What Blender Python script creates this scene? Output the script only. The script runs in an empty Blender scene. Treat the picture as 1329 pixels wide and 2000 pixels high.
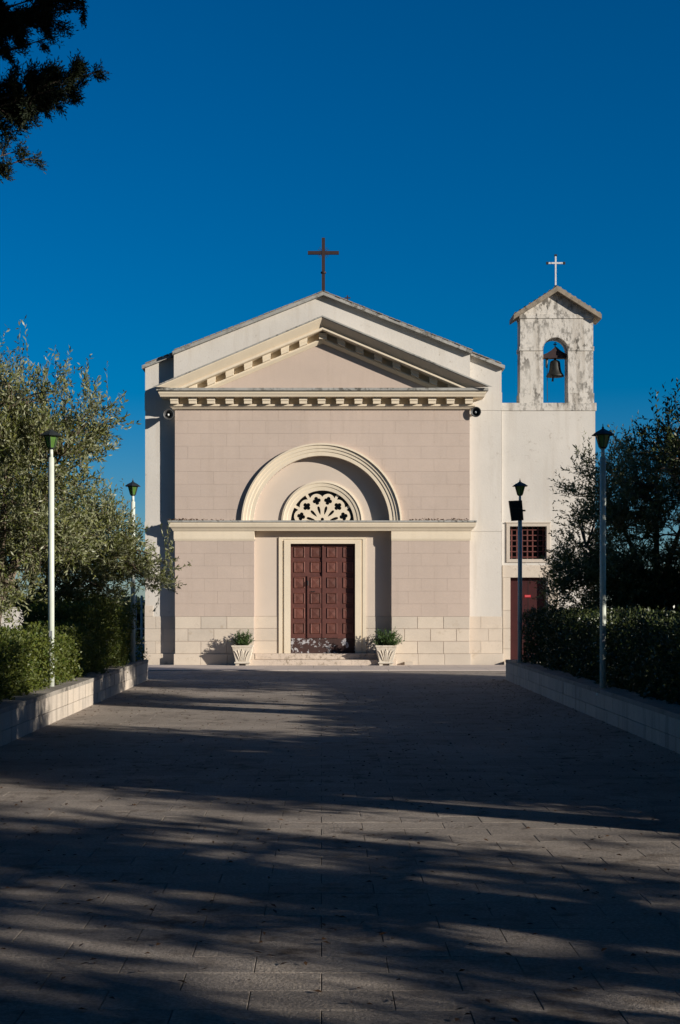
import bpy, math, random
import numpy as np
from mathutils import Vector

# ------------------------------------------------------------------ camera, light, exposure
F, CX, CY, EYE = 2900.0, 628.0, 1175.0, 1.65      # focal length and principal point in photo pixels, eye height
D = 38.28                                         # distance of the facade plane
SC = bpy.context.scene
COL = SC.collection
R = math.radians

cam_d = bpy.data.cameras.new('camera')
cam_d.sensor_fit = 'VERTICAL'
cam_d.sensor_height = 36.0
cam_d.lens = F / 2000.0 * 36.0
cam_d.shift_x = (664.5 - CX) / 2000.0
cam_d.shift_y = (CY - 1000.0) / 2000.0
cam_d.clip_end = 5000.0
cam = bpy.data.objects.new('camera', cam_d)
COL.objects.link(cam)
cam.location = (0, 0, EYE)
cam.rotation_euler = (R(90), 0, 0)
SC.camera = cam

SUN_EL, SUN_AZ = R(15.5), R(59.0)                 # azimuth: from straight behind the camera towards the right
sun_to = Vector((math.cos(SUN_EL) * math.sin(SUN_AZ), -math.cos(SUN_EL) * math.cos(SUN_AZ), math.sin(SUN_EL)))
world = bpy.data.worlds.new('World')
SC.world = world
world.use_nodes = True
wn = world.node_tree.nodes
wl = world.node_tree.links
wn.clear()
sky = wn.new('ShaderNodeTexSky')
sky.sky_type = 'NISHITA'
sky.sun_disc = False
sky.sun_elevation = SUN_EL
sky.sun_rotation = math.atan2(sun_to.x, sun_to.y)
sky.altitude = 0.0
sky.air_density = 1.0
sky.dust_density = 0.08
sky.ozone_density = 7.0
hs = wn.new('ShaderNodeHueSaturation')
hs.inputs['Saturation'].default_value = 1.28
hs.inputs['Value'].default_value = 1.0
bg = wn.new('ShaderNodeBackground')
bg.inputs['Strength'].default_value = 0.063
wo = wn.new('ShaderNodeOutputWorld')
wl.new(sky.outputs[0], hs.inputs['Color'])
wl.new(hs.outputs[0], bg.inputs['Color'])
wl.new(bg.outputs[0], wo.inputs['Surface'])

sun_d = bpy.data.lights.new('sun', 'SUN')
sun_d.energy = 5.0
sun_d.angle = R(0.53)
sun_d.color = (1.0, 0.93, 0.83)
sun = bpy.data.objects.new('sun', sun_d)
COL.objects.link(sun)
sun.rotation_euler = sun_to.to_track_quat('Z', 'Y').to_euler()
sun.location = (30, -20, 30)

SC.view_settings.view_transform = 'Standard'
SC.view_settings.look = 'None'
SC.view_settings.gamma = 1.0
SC.view_settings.use_curve_mapping = False
SC.view_settings.exposure = 0.36

# ------------------------------------------------------------------ helpers
def X(px, d=D): return (px - CX) * d / F
def Z(py, d=D): return EYE + (CY - py) * d / F
def at(px, py, d): return Vector((X(px, d), d, Z(py, d)))

class MB:
    def __init__(self): self.v = []; self.f = []
    def add(self, vs, fs):
        n = len(self.v)
        self.v.extend([tuple(p) for p in vs])
        self.f.extend([tuple(i + n for i in f) for f in fs])
        return self
    def box(self, x0, x1, y0, y1, z0, z1):
        return self.add([(x0,y0,z0),(x1,y0,z0),(x1,y1,z0),(x0,y1,z0),(x0,y0,z1),(x1,y0,z1),(x1,y1,z1),(x0,y1,z1)],
                        [(0,1,5,4),(1,2,6,5),(2,3,7,6),(3,0,4,7),(4,5,6,7),(3,2,1,0)])
    def prism(self, poly, y0, y1):
        """poly in (x, z), counter-clockwise seen from the front; extruded from y0 (front) to y1 (back)."""
        n = len(poly)
        vs = [(x, y0, z) for x, z in poly] + [(x, y1, z) for x, z in poly]
        fs = [tuple(range(n)), tuple(reversed(range(n, 2 * n)))]
        for i in range(n):
            j = (i + 1) % n
            fs.append((i, i + n, j + n, j))
        return self.add(vs, fs)
    def bevbox(self, x0, x1, y0, y1, z0, z1, b):
        """box whose front face (y0) is set in by a bevel b"""
        return self.add([(x0+b,y0,z0+b),(x1-b,y0,z0+b),(x1-b,y0,z1-b),(x0+b,y0,z1-b),
                         (x0,y0+b,z0),(x1,y0+b,z0),(x1,y0+b,z1),(x0,y0+b,z1),
                         (x0,y1,z0),(x1,y1,z0),(x1,y1,z1),(x0,y1,z1)],
                        [(0,1,2,3),(0,4,5,1),(1,5,6,2),(2,6,7,3),(3,7,4,0),
                         (4,8,9,5),(5,9,10,6),(6,10,11,7),(7,11,8,4),(8,11,10,9)])
    def tube(self, pts, rad, n=8, cap=True):
        pts = [Vector(p) for p in pts]
        k = len(pts)
        if not hasattr(rad, '__len__'): rad = [rad] * k
        rings = []
        ref = Vector((0.13, 0.31, 0.94))
        for i in range(k):
            t = (pts[min(i + 1, k - 1)] - pts[max(i - 1, 0)])
            t = t.normalized() if t.length > 1e-9 else Vector((0, 0, 1))
            a = t.cross(Vector((1, 0, 0)) if abs(t.dot(ref)) > 0.9 else ref).normalized()
            b = t.cross(a)
            rings.append([pts[i] + (a * math.cos(2*math.pi*j/n) + b * math.sin(2*math.pi*j/n)) * rad[i] for j in range(n)])
        vs = [p for r in rings for p in r]
        fs = [(i*n+j, i*n+(j+1)%n, (i+1)*n+(j+1)%n, (i+1)*n+j) for i in range(k-1) for j in range(n)]
        if cap:
            fs.append(tuple(reversed(range(n)))); fs.append(tuple((k-1)*n + j for j in range(n)))
        return self.add(vs, fs)
    def lathe(self, prof, c, n=24, rot=0.0, sq=None):
        """prof: (radius, z) pairs; c: base point"""
        vs = []; k = len(prof)
        for r, z in prof:
            for j in range(n):
                a = 2*math.pi*j/n + rot
                vs.append((c[0] + r*math.cos(a), c[1] + r*math.sin(a), c[2] + z))
        fs = [(i*n+j, i*n+(j+1)%n, (i+1)*n+(j+1)%n, (i+1)*n+j) for i in range(k-1) for j in range(n)]
        fs.append(tuple(reversed(range(n)))); fs.append(tuple((k-1)*n + j for j in range(n)))
        return self.add(vs, fs)
    def mesh(self, name, smooth=False):
        me = bpy.data.meshes.new(name)
        me.from_pydata(self.v, [], self.f)
        me.update()
        if smooth:
            for p in me.polygons: p.use_smooth = True
        return me
    def build(self, name, mat, parent=None, smooth=False):
        return link(name, self.mesh(name, smooth), mat, parent)

def link(name, me, mat=None, parent=None):
    o = bpy.data.objects.new(name, me)
    if mat is not None and len(me.materials) == 0: me.materials.append(mat)
    COL.objects.link(o)
    if parent is not None: o.parent = parent; o.matrix_parent_inverse = parent.matrix_world.inverted() if False else o.matrix_parent_inverse
    return o

def tag(o, label=None, cat=None, group=None, kind=None):
    if label: o['label'] = label
    if cat: o['category'] = cat
    if group: o['group'] = group
    if kind: o['kind'] = kind
    return o

def thing(name, label, cat, loc=(0, 0, 0), group=None, rz=0.0):
    o = bpy.data.objects.new(name, None)
    COL.objects.link(o)
    o.empty_display_size = 0.2
    o.location = loc; o.rotation_euler = (0, 0, rz)
    return tag(o, label, cat, group)

def copy_tree(o, loc, label, rz=0.0, sc=1.0, group=None):
    r = o.copy(); COL.objects.link(r)
    r.location = loc; r.rotation_euler = (0, 0, rz); r.scale = (sc, sc, sc); r['label'] = label
    if group: r['group'] = group
    for ch in list(o.children):
        c = ch.copy(); COL.objects.link(c); c.parent = r
        for g in ch.children:
            h = g.copy(); COL.objects.link(h); h.parent = c
    return r

# ------------------------------------------------------------------ materials
def nodes_of(m):
    m.use_nodes = True
    nt = m.node_tree
    return nt, nt.nodes['Principled BSDF'], nt.nodes, nt.links

def ramp(nt, src, p0, c0, p1, c1):
    r = nt.nodes.new('ShaderNodeValToRGB')
    r.color_ramp.elements[0].position = p0; r.color_ramp.elements[0].color = (*c0, 1)
    r.color_ramp.elements[1].position = p1; r.color_ramp.elements[1].color = (*c1, 1)
    nt.links.new(src, r.inputs[0])
    return r.outputs[0]

def noise(nt, scale, detail=5, rough=0.6, vec=None, stretch=None):
    n = nt.nodes.new('ShaderNodeTexNoise')
    n.inputs['Scale'].default_value = scale; n.inputs['Detail'].default_value = detail; n.inputs['Roughness'].default_value = rough
    if vec is None:
        g = nt.nodes.new('ShaderNodeNewGeometry'); vec = g.outputs['Position']
    if stretch:
        mp = nt.nodes.new('ShaderNodeMapping'); mp.inputs['Scale'].default_value = stretch
        nt.links.new(vec, mp.inputs['Vector']); vec = mp.outputs[0]
    nt.links.new(vec, n.inputs['Vector'])
    return n.outputs['Fac']

def mix(nt, fac, a, b, mode='MIX'):
    m = nt.nodes.new('ShaderNodeMix'); m.data_type = 'RGBA'; m.blend_type = mode
    for s, v in ((m.inputs[0], fac), (m.inputs[6], a), (m.inputs[7], b)):
        if hasattr(v, 'is_linked'): nt.links.new(v, s)
        elif isinstance(v, (int, float)): s.default_value = v
        else: s.default_value = (*v, 1)
    return m.outputs[2]

def bump(nt, h, strength, dist):
    b = nt.nodes.new('ShaderNodeBump')
    b.inputs['Strength'].default_value = strength; b.inputs['Distance'].default_value = dist
    nt.links.new(h, b.inputs['Height'])
    return b.outputs[0]

def stone(name, col, var=0.10, scale=1.2, bmp=0.25, bscale=60, rough=0.85, spots=None, block=0.0, streak=None, fine=0.0, sstretch=None):
    """mottled mineral surface: broad tone drift, fine grain, optional lichen spots, rain streaks and block-to-block tone"""
    m = bpy.data.materials.new(name)
    nt, b, N, L = nodes_of(m)
    lo = tuple(c * (1 - var) for c in col); hi = tuple(min(1, c * (1 + var)) for c in col)
    c = ramp(nt, noise(nt, scale, 6, 0.65), 0.3, lo, 0.7, hi)
    if block:
        oi = N.new('ShaderNodeObjectInfo')
        c = mix(nt, 1.0, c, ramp(nt, oi.outputs['Random'], 0, (1 - block,) * 3, 1, (1 + block * 0.4, 1 + block * 0.25, 1.0)), 'MULTIPLY')
    if fine:
        c = mix(nt, 1.0, c, ramp(nt, noise(nt, 45, 4, 0.7), 0.35, (1 - fine,) * 3, 0.65, (1, 1, 1)), 'MULTIPLY')
    if streak:
        amt, scol = streak
        s = ramp(nt, noise(nt, 1.0, 4, 0.6, stretch=(5, 5, 0.5)), 0.52, (0, 0, 0), 0.75, (amt,) * 3)
        c = mix(nt, s, c, scol)
    if spots:
        lo_, hi_, scol, sscale = spots
        big = ramp(nt, noise(nt, 0.9, 3, 0.5), 0.38, (0, 0, 0), 0.62, (1, 1, 1))
        s = ramp(nt, noise(nt, sscale, 7, 0.7, stretch=sstretch), lo_, (0, 0, 0), hi_, (1, 1, 1))
        s = mix(nt, 1.0, s, big, 'MULTIPLY')
        c = mix(nt, s, c, scol)
    L.new(c, b.inputs['Base Color'])
    b.inputs['Roughness'].default_value = rough
    b.inputs['Specular IOR Level'].default_value = 0.25
    if bmp:
        L.new(bump(nt, noise(nt, bscale, 5, 0.65), bmp, 0.01), b.inputs['Normal'])
    return m

def leafmat(name, c0, c1, under=None, trans=0.3, rough=0.5, spec=0.4):
    m = bpy.data.materials.new(name)
    nt, b, N, L = nodes_of(m)
    g = N.new('ShaderNodeNewGeometry')
    c = ramp(nt, g.outputs['Random Per Island'], 0.0, c0, 1.0, c1)
    if under: c = mix(nt, g.outputs['Backfacing'], c, under)
    L.new(c, b.inputs['Base Color'])
    b.inputs['Roughness'].default_value = rough
    b.inputs['Specular IOR Level'].default_value = spec
    t = N.new('ShaderNodeBsdfTranslucent'); L.new(c, t.inputs['Color'])
    ms = N.new('ShaderNodeMixShader'); ms.inputs[0].default_value = trans
    L.new(b.outputs[0], ms.inputs[1]); L.new(t.outputs[0], ms.inputs[2])
    L.new(ms.outputs[0], N['Material Output'].inputs['Surface'])
    return m

def plain(name, col, rough=0.5, metal=0.0, var=0.12, scale=8, bmp=0.0, wear=None, spec=0.5, block=0.0):
    m = bpy.data.materials.new(name)
    nt, b, N, L = nodes_of(m)
    c = ramp(nt, noise(nt, scale, 5), 0.3, tuple(x * (1 - var) for x in col), 0.7, tuple(min(1, x * (1 + var)) for x in col))
    if block:
        oi = N.new('ShaderNodeObjectInfo')
        c = mix(nt, 1.0, c, ramp(nt, oi.outputs['Random'], 0, (1 - block,) * 3, 1, (1 + block, 1 + block, 1 + block)), 'MULTIPLY')
    if wear:
        wc, lo, hi, ws = wear
        c = mix(nt, ramp(nt, noise(nt, ws, 6, 0.7), lo, (0, 0, 0), hi, (1, 1, 1)), c, wc)
    L.new(c, b.inputs['Base Color'])
    b.inputs['Roughness'].default_value = rough; b.inputs['Metallic'].default_value = metal
    b.inputs['Specular IOR Level'].default_value = spec
    if bmp: L.new(bump(nt, noise(nt, scale * 6, 4), bmp, 0.004), b.inputs['Normal'])
    return m

M = {}
M['white'] = stone('white_plaster', (0.595, 0.555, 0.497), 0.07, 0.6, 0.35, 22, streak=(0.34, (0.43, 0.375, 0.305)), spots=(0.60, 0.70, (0.36, 0.31, 0.25), 7), fine=0.05)
M['white_aged'] = stone('aged_white_plaster', (0.58, 0.54, 0.48), 0.07, 1.5, 0.5, 25, streak=(0.75, (0.26, 0.215, 0.16)), spots=(0.48, 0.58, (0.11, 0.10, 0.085), 8), sstretch=(1, 1, .5))
M['beige'] = stone('beige_limewash', (0.51, 0.412, 0.345), 0.06, 0.6, 0.35, 30, block=0.022, streak=(0.24, (0.37, 0.29, 0.23)), fine=0.07, spots=(0.62, 0.75, (0.40, 0.31, 0.25), 4))
M['beige_joint'] = stone('beige_mortar', (0.50, 0.403, 0.337), 0.06, 2, 0.2, 60)
M['cream'] = stone('cream_painted_moulding', (0.71, 0.61, 0.465), 0.05, 1.3, 0.25, 50, streak=(0.22, (0.50, 0.40, 0.26)), fine=0.06)
M['plinth'] = stone('plinth_limestone', (0.60, 0.52, 0.43), 0.06, 1.6, 0.4, 45, block=0.10, spots=(0.58, 0.68, (0.42, 0.34, 0.25), 5), fine=0.08)
M['plinth_joint'] = stone('plinth_mortar', (0.36, 0.30, 0.24), 0.1, 3, 0.3, 60)
M['step'] = stone('worn_step_stone', (0.60, 0.50, 0.41), 0.10, 2.0, 0.5, 40, spots=(0.5, 0.62, (0.22, 0.17, 0.12), 14), fine=0.12)
M['flash'] = stone('grey_lead_flashing', (0.34, 0.33, 0.30), 0.18, 2.5, 0.3, 40, spots=(0.48, 0.58, (0.10, 0.095, 0.08), 10))
M['rooftile'] = stone('weathered_roof_tile', (0.27, 0.225, 0.17), 0.25, 3, 0.6, 25, spots=(0.5, 0.62, (0.10, 0.09, 0.07), 8))
M['pave'] = stone('paving_stone', (0.39, 0.34, 0.295), 0.22, 0.7, 1.0, 55, rough=0.88, block=0.16, spots=(0.50, 0.66, (0.10, 0.075, 0.055), 4.5), fine=0.45)
M['pave_joint'] = stone('paving_joint', (0.055, 0.048, 0.04), 0.2, 6, 0.6, 60)
M['apron'] = stone('apron_stone', (0.52, 0.45, 0.40), 0.07, 1.1, 0.4, 50, fine=0.12)
M['kerb'] = stone('retaining_wall_stone', (0.54, 0.475, 0.40), 0.10, 1.5, 0.5, 40, block=0.14, streak=(0.6, (0.10, 0.085, 0.07)), fine=0.2)
M['coping'] = stone('retaining_wall_coping', (0.30, 0.27, 0.23), 0.15, 2.0, 0.5, 40, spots=(0.5, 0.62, (0.10, 0.09, 0.075), 7), fine=0.15)
M['soil'] = stone('garden_soil', (0.075, 0.055, 0.04), 0.3, 3, 1.0, 30)
M['earth'] = stone('dry_ground', (0.16, 0.13, 0.085), 0.3, 0.5, 0.6, 10)
M['iron'] = plain('rusty_red_iron', (0.030, 0.013, 0.012), 0.75, 0.2, 0.3, 14)
M['whitemetal'] = plain('flaking_white_metal', (0.62, 0.60, 0.58), 0.5, 0.0, 0.1, 12, wear=((0.16, 0.09, 0.06), 0.55, 0.62, 22))
M['dark'] = plain('black_painted_metal', (0.02, 0.022, 0.022), 0.5, 0.3, 0.3, 10)
M['void'] = plain('dark_glass', (0.012, 0.009, 0.009), 0.25, 0.0, 0.2, 4)
M['door'] = plain('oxblood_painted_wood', (0.098, 0.031, 0.023), 0.6, 0.0, 0.22, 5, 0.3)
M['doorpanel'] = plain('oxblood_panel_wood', (0.118, 0.041, 0.029), 0.55, 0.0, 0.25, 9, 0.3, block=.22, wear=((0.20, 0.10, 0.065), .58, .75, 7))
M['kick'] = plain('peeling_kick_board', (0.045, 0.018, 0.014), 0.7, 0.0, 0.25, 6, 0.3, wear=((0.40, 0.39, 0.40), 0.545, 0.57, 5.5))
M['bordeaux'] = plain('bordeaux_sheet_metal', (0.045, 0.007, 0.007), 0.45, 0.1, 0.15, 4)
M['grille'] = plain('red_oxide_grille', (0.13, 0.036, 0.028), 0.6, 0.1, 0.15, 8)
M['redplate'] = plain('red_plate', (0.55, 0.03, 0.04), 0.4, 0, 0.05)
M['plateprint'] = plain('white_plate_print', (0.5, 0.22, 0.22), 0.5, 0, 0.05)
M['bell'] = plain('bronze_patina', (0.020, 0.021, 0.016), 0.6, 0.3, 0.3, 9)
M['yoke'] = plain('dark_red_yoke', (0.022, 0.007, 0.007), 0.6, 0.1, 0.3, 7)
M['rope'] = plain('dark_rope', (0.02, 0.02, 0.02), 0.8)
M['post'] = plain('pale_green_post_paint', (0.60, 0.64, 0.56), 0.4, 0.0, 0.07, 6, wear=((0.22, 0.15, 0.10), 0.66, 0.70, 16))
M['lampcap'] = plain('dark_lantern_cap', (0.045, 0.052, 0.052), 0.45, 0.5, 0.25, 10)
gl = plain('green_lantern_glass', (0.13, 0.27, 0.05), 0.3, 0.0, 0.25, 9)
gl.node_tree.nodes['Principled BSDF'].inputs['Transmission Weight'].default_value = 0.35
M['lampglass'] = gl
M['galv'] = plain('grey_galvanised_metal', (0.34, 0.36, 0.38), 0.5, 0.5, 0.1)
M['horn'] = plain('white_horn_plastic', (0.66, 0.66, 0.64), 0.4, 0, 0.05)
M['hornin'] = plain('horn_dark_throat', (0.05, 0.05, 0.05), 0.5, 0, 0.1)
M['pot'] = stone('cast_stone_pot', (0.66, 0.59, 0.49), 0.10, 4, 0.6, 60, spots=(0.52, 0.64, (0.34, 0.27, 0.19), 14), fine=0.12)
M['bark'] = stone('olive_bark', (0.15, 0.115, 0.085), 0.3, 6, 1.0, 40)
M['barkdark'] = stone('conifer_bark', (0.07, 0.05, 0.038), 0.3, 6, 1.0, 40)
M['olive'] = leafmat('olive_leaf', (0.085, 0.115, 0.022), (0.20, 0.20, 0.055), (0.26, 0.27, 0.15), 0.30, 0.45, 0.5)
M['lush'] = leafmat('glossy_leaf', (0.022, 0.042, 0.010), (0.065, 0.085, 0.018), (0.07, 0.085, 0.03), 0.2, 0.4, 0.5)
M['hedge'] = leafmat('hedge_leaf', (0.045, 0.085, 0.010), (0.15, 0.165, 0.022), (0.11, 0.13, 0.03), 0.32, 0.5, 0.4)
M['shrub'] = leafmat('potted_leaf', (0.03, 0.07, 0.015), (0.07, 0.12, 0.03), None, 0.25)
M['conifer'] = leafmat('conifer_scale_leaf', (0.010, 0.016, 0.008), (0.022, 0.03, 0.012), None, 0.08, 0.6, 0.2)
M['litter'] = leafmat('fallen_leaf', (0.05, 0.025, 0.012), (0.14, 0.075, 0.035), None, 0.1, 0.7, 0.2)

# ------------------------------------------------------------------ setting: ground and paving
rnd = random.Random(5)
g = MB()
g.add([(-2500, -400, -0.05), (2500, -400, -0.05), (2500, 75, -0.05), (-2500, 75, -0.05), (2500, 260, -14), (-2500, 260, -14), (2500, 4000, -14), (-2500, 4000, -14)],
      [(0, 1, 2, 3), (3, 2, 4, 5), (5, 4, 6, 7)])
tag(g.build('ground', M['earth']), kind='structure')

WLX, WRX = -3.65, 3.88            # faces of the two retaining walls
pv = MB(); pv.box(-14, 14, -6, 45, -0.04, -0.012)
pavement = tag(pv.build('pavement', M['pave_joint']), kind='structure')
TW, TD, JT = 0.60, 0.30, 0.004
def tile_mesh(name, w, d):
    b = 0.002
    m = MB()
    x0, x1, y0, y1 = JT/2, w - JT/2, JT/2, d - JT/2
    m.add([(x0+b,y0+b,0),(x1-b,y0+b,0),(x1-b,y1-b,0),(x0+b,y1-b,0),(x0,y0,-b),(x1,y0,-b),(x1,y1,-b),(x0,y1,-b),(x0,y0,-.02),(x1,y0,-.02),(x1,y1,-.02),(x0,y1,-.02)],
          [(0,1,2,3),(4,5,1,0),(5,6,2,1),(6,7,3,2),(7,4,0,3),(8,9,5,4),(9,10,6,5),(10,11,7,6),(11,8,4,7)])
    return m
tm = tile_mesh('paving_slab', TW, TD)
tme = tm.mesh('paving_slab'); tme.materials.append(M['pave'])
far = MB()
cells = []
for r in range(-8, 119):
    y = r * TD
    off = 0.0 if r % 2 else TW / 2
    for k in range(-24, 24):
        x = k * TW + off
        if y < 31.2 and (x + TW < WLX - 0.05 or x > (WRX + 0.05 if y > 9.6 else 6.0)): continue
        if y + TD > 35.45: continue
        cells.append((x, y))
def in_view(x, y):
    yc = y + TD / 2
    if yc < 5.4: return False
    return X(0, yc) - TW < x < X(1329, yc)
near = sorted([c for c in cells if in_view(*c)], key=lambda c: c[1])[:300]
nearset = set(near)
for (x, y) in cells:
    dz = rnd.uniform(-0.001, 0.001)
    if (x, y) in nearset:
        o = link('paving_slab', tme, None, pavement)
        o.location = (x, y, dz); o.rotation_euler = (rnd.uniform(-.0015, .0015), rnd.uniform(-.001, .001), 0)
    else:
        far.add([(a + x, b + y, c + dz) for a, b, c in tm.v], tm.f)
tag(far.build('paving_slabs', M['pave'], pavement), kind='stuff')

apron = MB()
ax = [-14 + i * 1.2 for i in range(24)]
apr = tag(MB().box(-14, 14, 35.5, 45, -0.03, 0.008).build('apron', M['pave_joint']), kind='structure')
for i in range(23):
    MB().bevbox(ax[i] + .004, ax[i+1] - .004, 35.45, 36.4, -.03, 0.02 + rnd.uniform(-.001, .001), .006).build('apron_slab', M['apron'], apr)
    MB().bevbox(ax[i] + .604 - 1.2, ax[i+1] - .604, 36.406, 38.27, -.03, 0.02 + rnd.uniform(-.001, .001), .006).build('apron_slab', M['apron'], apr)

# ------------------------------------------------------------------ church
church = thing('church', 'small white gabled church with beige temple front and arched portal', 'church', (0, 0, 0))
XL, XR, XC = X(342), X(918), X(630)
WP = D + 0.25                                   # plane of the wings and of the portal recess
BP = D + 0.45                                   # front of the nave core
wl_, wr_ = X(284, WP), X(980, WP)
xm = (wl_ + wr_) / 2
apexz = Z(578)
SL = 0.395
def gz(x): return apexz - SL * abs(x - xm)
def gable(x0, x1, z0):
    p = [(x0, z0), (x1, z0), (x1, gz(x1))]
    if x0 < xm < x1: p.append((xm, apexz))
    p.append((x0, gz(x0)))
    return p
MB().prism(gable(wl_, wr_, 0.0), BP, BP + 14).build('nave', M['white'], church)
MB().prism(gable(wl_, XL + .02, 0.0), WP, BP - .001).build('side_wall', M['white'], church)
MB().prism(gable(XR - .02, wr_, 0.0), WP, BP - .001).build('side_wall', M['white'], church)
# white gable wall above the pediment
MB().prism(gable(X(340), X(918.5), Z(800)), D, WP + .1).build('gable_wall', M['white'], church)
# thin bands on the right and left wing
for z0, z1 in ((Z(1037), Z(1018)), (Z(799), Z(764))):
    MB().box(wl_ - .012, XL - .01, WP - .012, WP + .1, z0, z1).build('band', M['white'], church)
    MB().box(XR + .01, wr_ + .012, WP - .012, WP + .1, z0, z1).build('band', M['white'], church)
# roof: sloped slabs, the middle stretch reaching further forward
def slab(xa, xb, y0, y1, t0, t1):
    za, zb = gz(xa), gz(xb)
    return MB().prism([(xa, za + t0), (xb, zb + t0), (xb, zb + t1), (xa, za + t1)], y0, y1)
rx0, rx1 = X(340) - .03, X(918.5) + .03
roof = slab(rx0, xm, D - .14, D + 14.6, .0, .085).build('roof_slab', M['flash'], church)
slab(xm, rx1, D - .14, D + 14.6, .0, .085).build('roof_slab', M['flash'], church)
slab(wl_ - .07, rx0 - .002, WP - .13, D + 14.6, .0, .085).build('roof_slab', M['flash'], church)
slab(rx1 + .002, wr_ + .07, WP - .13, D + 14.6, .0, .085).build('roof_slab', M['flash'], church)
# tile verge on top of the slabs: one row of tile ends
nt_ = 30
tl = MB().box(-.075, .075, 0, .45, 0, .022).mesh('verge_tile'); tl.materials.append(M['rooftile'])
for s in (-1, 1):
    for i in range(nt_):
        x = xm + s * (0.08 + i * (wr_ - xm - .02) / nt_)
        inner = rx0 < x < rx1
        o = link('verge_tile', tl, None, roof)
        o.location = (x, (D - .155 if inner else WP - .145) + rnd.uniform(-.012, .012), gz(x) + .086 + rnd.uniform(0, .006))
        o.rotation_euler = (0, s * math.atan(SL) + rnd.uniform(-.03, .03), 0)

# --- blocks of the temple front
ACX, ACZ = X(628.5), Z(1023)
RO = 157 * D / F
RI = 133 * D / F
def arch_z(x, r=RO - .06):
    dx = abs(x - ACX)
    return ACZ + math.sqrt(r*r - dx*dx) if dx < r else -1e9
JG = 0.0022
def ashlar(x0, x1, z0, z1, courses, bw, mat, y0, depth, parent, shift=0.0, arch=False, gap=JG, name='stone_block'):
    ch = (z1 - z0) / courses
    for r in range(courses):
        za, zb = z0 + r * ch + gap/2, z0 + (r + 1) * ch - gap/2
        off = shift + (bw / 2 if r % 2 else 0)
        edges = [x0] + [x for x in [x0 + off + k * bw for k in range(-2, int((x1-x0)/bw) + 3)] if x0 + .12 < x < x1 - .12] + [x1]
        for a, b in zip(edges[:-1], edges[1:]):
            a2, b2 = a + gap/2, b - gap/2
            jy = rnd.uniform(-.0015, .0015)
            if arch and max(arch_z(a2), arch_z(b2), arch_z(min(max(ACX, a2), b2))) > za:
                xs = [a2 + (b2 - a2) * i / 14 for i in range(15)]
                lowp = [(x, max(za, arch_z(x))) for x in xs]
                seg = [p for p in lowp if p[1] < zb - .004]
                if len(seg) < 2: continue
                poly = seg + [(seg[-1][0], zb), (seg[0][0], zb)]
                MB().prism(poly, y0 + jy, y0 + depth).build(name, mat, parent)
            else:
                MB().bevbox(a2, b2, y0 + jy, y0 + depth, za, zb, .0012 if gap < .01 else .004).build(name, mat, parent)
zst, zsb = Z(1018), Z(1037)                        # string course top and bottom
PXL, PXR = X(497), X(765)                          # portal recess
ztop = Z(797)
# backing wall with the arch cut out
n = 40
arc = [(ACX + RI * math.cos(math.pi * i / n), ACZ + RI * math.sin(math.pi * i / n)) for i in range(n + 1)]
arc[0] = (ACX + RI, zsb + .01); arc[-1] = (ACX - RI, zsb + .01)
up = [(XL + .01, zsb + .01)] + list(reversed(arc)) + [(XR - .01, zsb + .01), (XR - .01, ztop), (XL + .01, ztop)]
front = MB().prism(up, D + .012, BP - .002).build('front_wall', M['beige_joint'], church)
MB().box(XL + .01, PXL - .004, D + .012, BP - .002, 0, zsb + .009).build('pier_core', M['beige_joint'], church)
MB().box(PXR + .004, XR - .01, D + .012, BP - .002, 0, zsb + .009).build('pier_core', M['beige_joint'], church)
CH = 24.4 * D / F
ashlar(XL, XR, Z(1020), ztop, 9, 0.668, M['beige'], D, .06, front, arch=True)
zp = Z(1204); zb0 = Z(1277)
for a, b in ((XL, PXL), (PXR, XR)):
    pier = front
    ashlar(a, b, zp, Z(1056), 6, 0.668, M['beige'], D, .06, front, shift=.1)
    ashlar(a, b, zb0, zp, 3, 0.668, M['plinth'], D - .004, .06, front, gap=.011, name='plinth_block')
    # lower courses end at the recess; jamb faces
    MB().box((b - .05) if a == XL else a - .002, (b + .002) if a == XL else a + .05, D + .061, BP - .004, zb0, zsb).build('jamb', M['beige'], church)
    e0, e1 = (a - .03, b + .004) if a == XL else (a - .004, b + .03)
    k = 3
    for i in range(k):
        MB().bevbox(e0 + (e1-e0)*i/k + .003, e0 + (e1-e0)*(i+1)/k - .003, D - .035, BP - .01, .0, zb0 - .004, .006).build('base_block', M['plinth'], front)
# wing bases of stone
for (a, b, sgn) in ((wl_, XL - .001, -1), (XR + .001, wr_, 1)):
    e0, e1 = (a - .012, b) if sgn < 0 else (a, b + .012)
    wmid = e0 + (e1 - e0) * .45
    zz = [zb0, zb0 + .32, zb0 + .64, zp]
    for i in range(3):
        mm = wmid + (.12 if i % 2 else -.08)
        MB().bevbox(e0, mm - .003, WP - .012, WP + .06, zz[i] + .003, zz[i+1] - .003, .004).build('wing_block', M['plinth'], front)
        MB().bevbox(mm + .003, e1, WP - .012, WP + .06, zz[i] + .003, zz[i+1] - .003, .004).build('wing_block', M['plinth'], front)
    MB().bevbox(e0 - (.03 if sgn < 0 else 0), e1 + (.03 if sgn > 0 else 0), WP - .05, WP + .06, 0, zb0 - .003, .005).build('wing_block', M['plinth'], front)
    if sgn < 0:
        MB().bevbox(e0, e0 + .22, WP - .012, WP + .06, zp + .003, zp + .28, .004).build('wing_block', M['plinth'], front)

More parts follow.
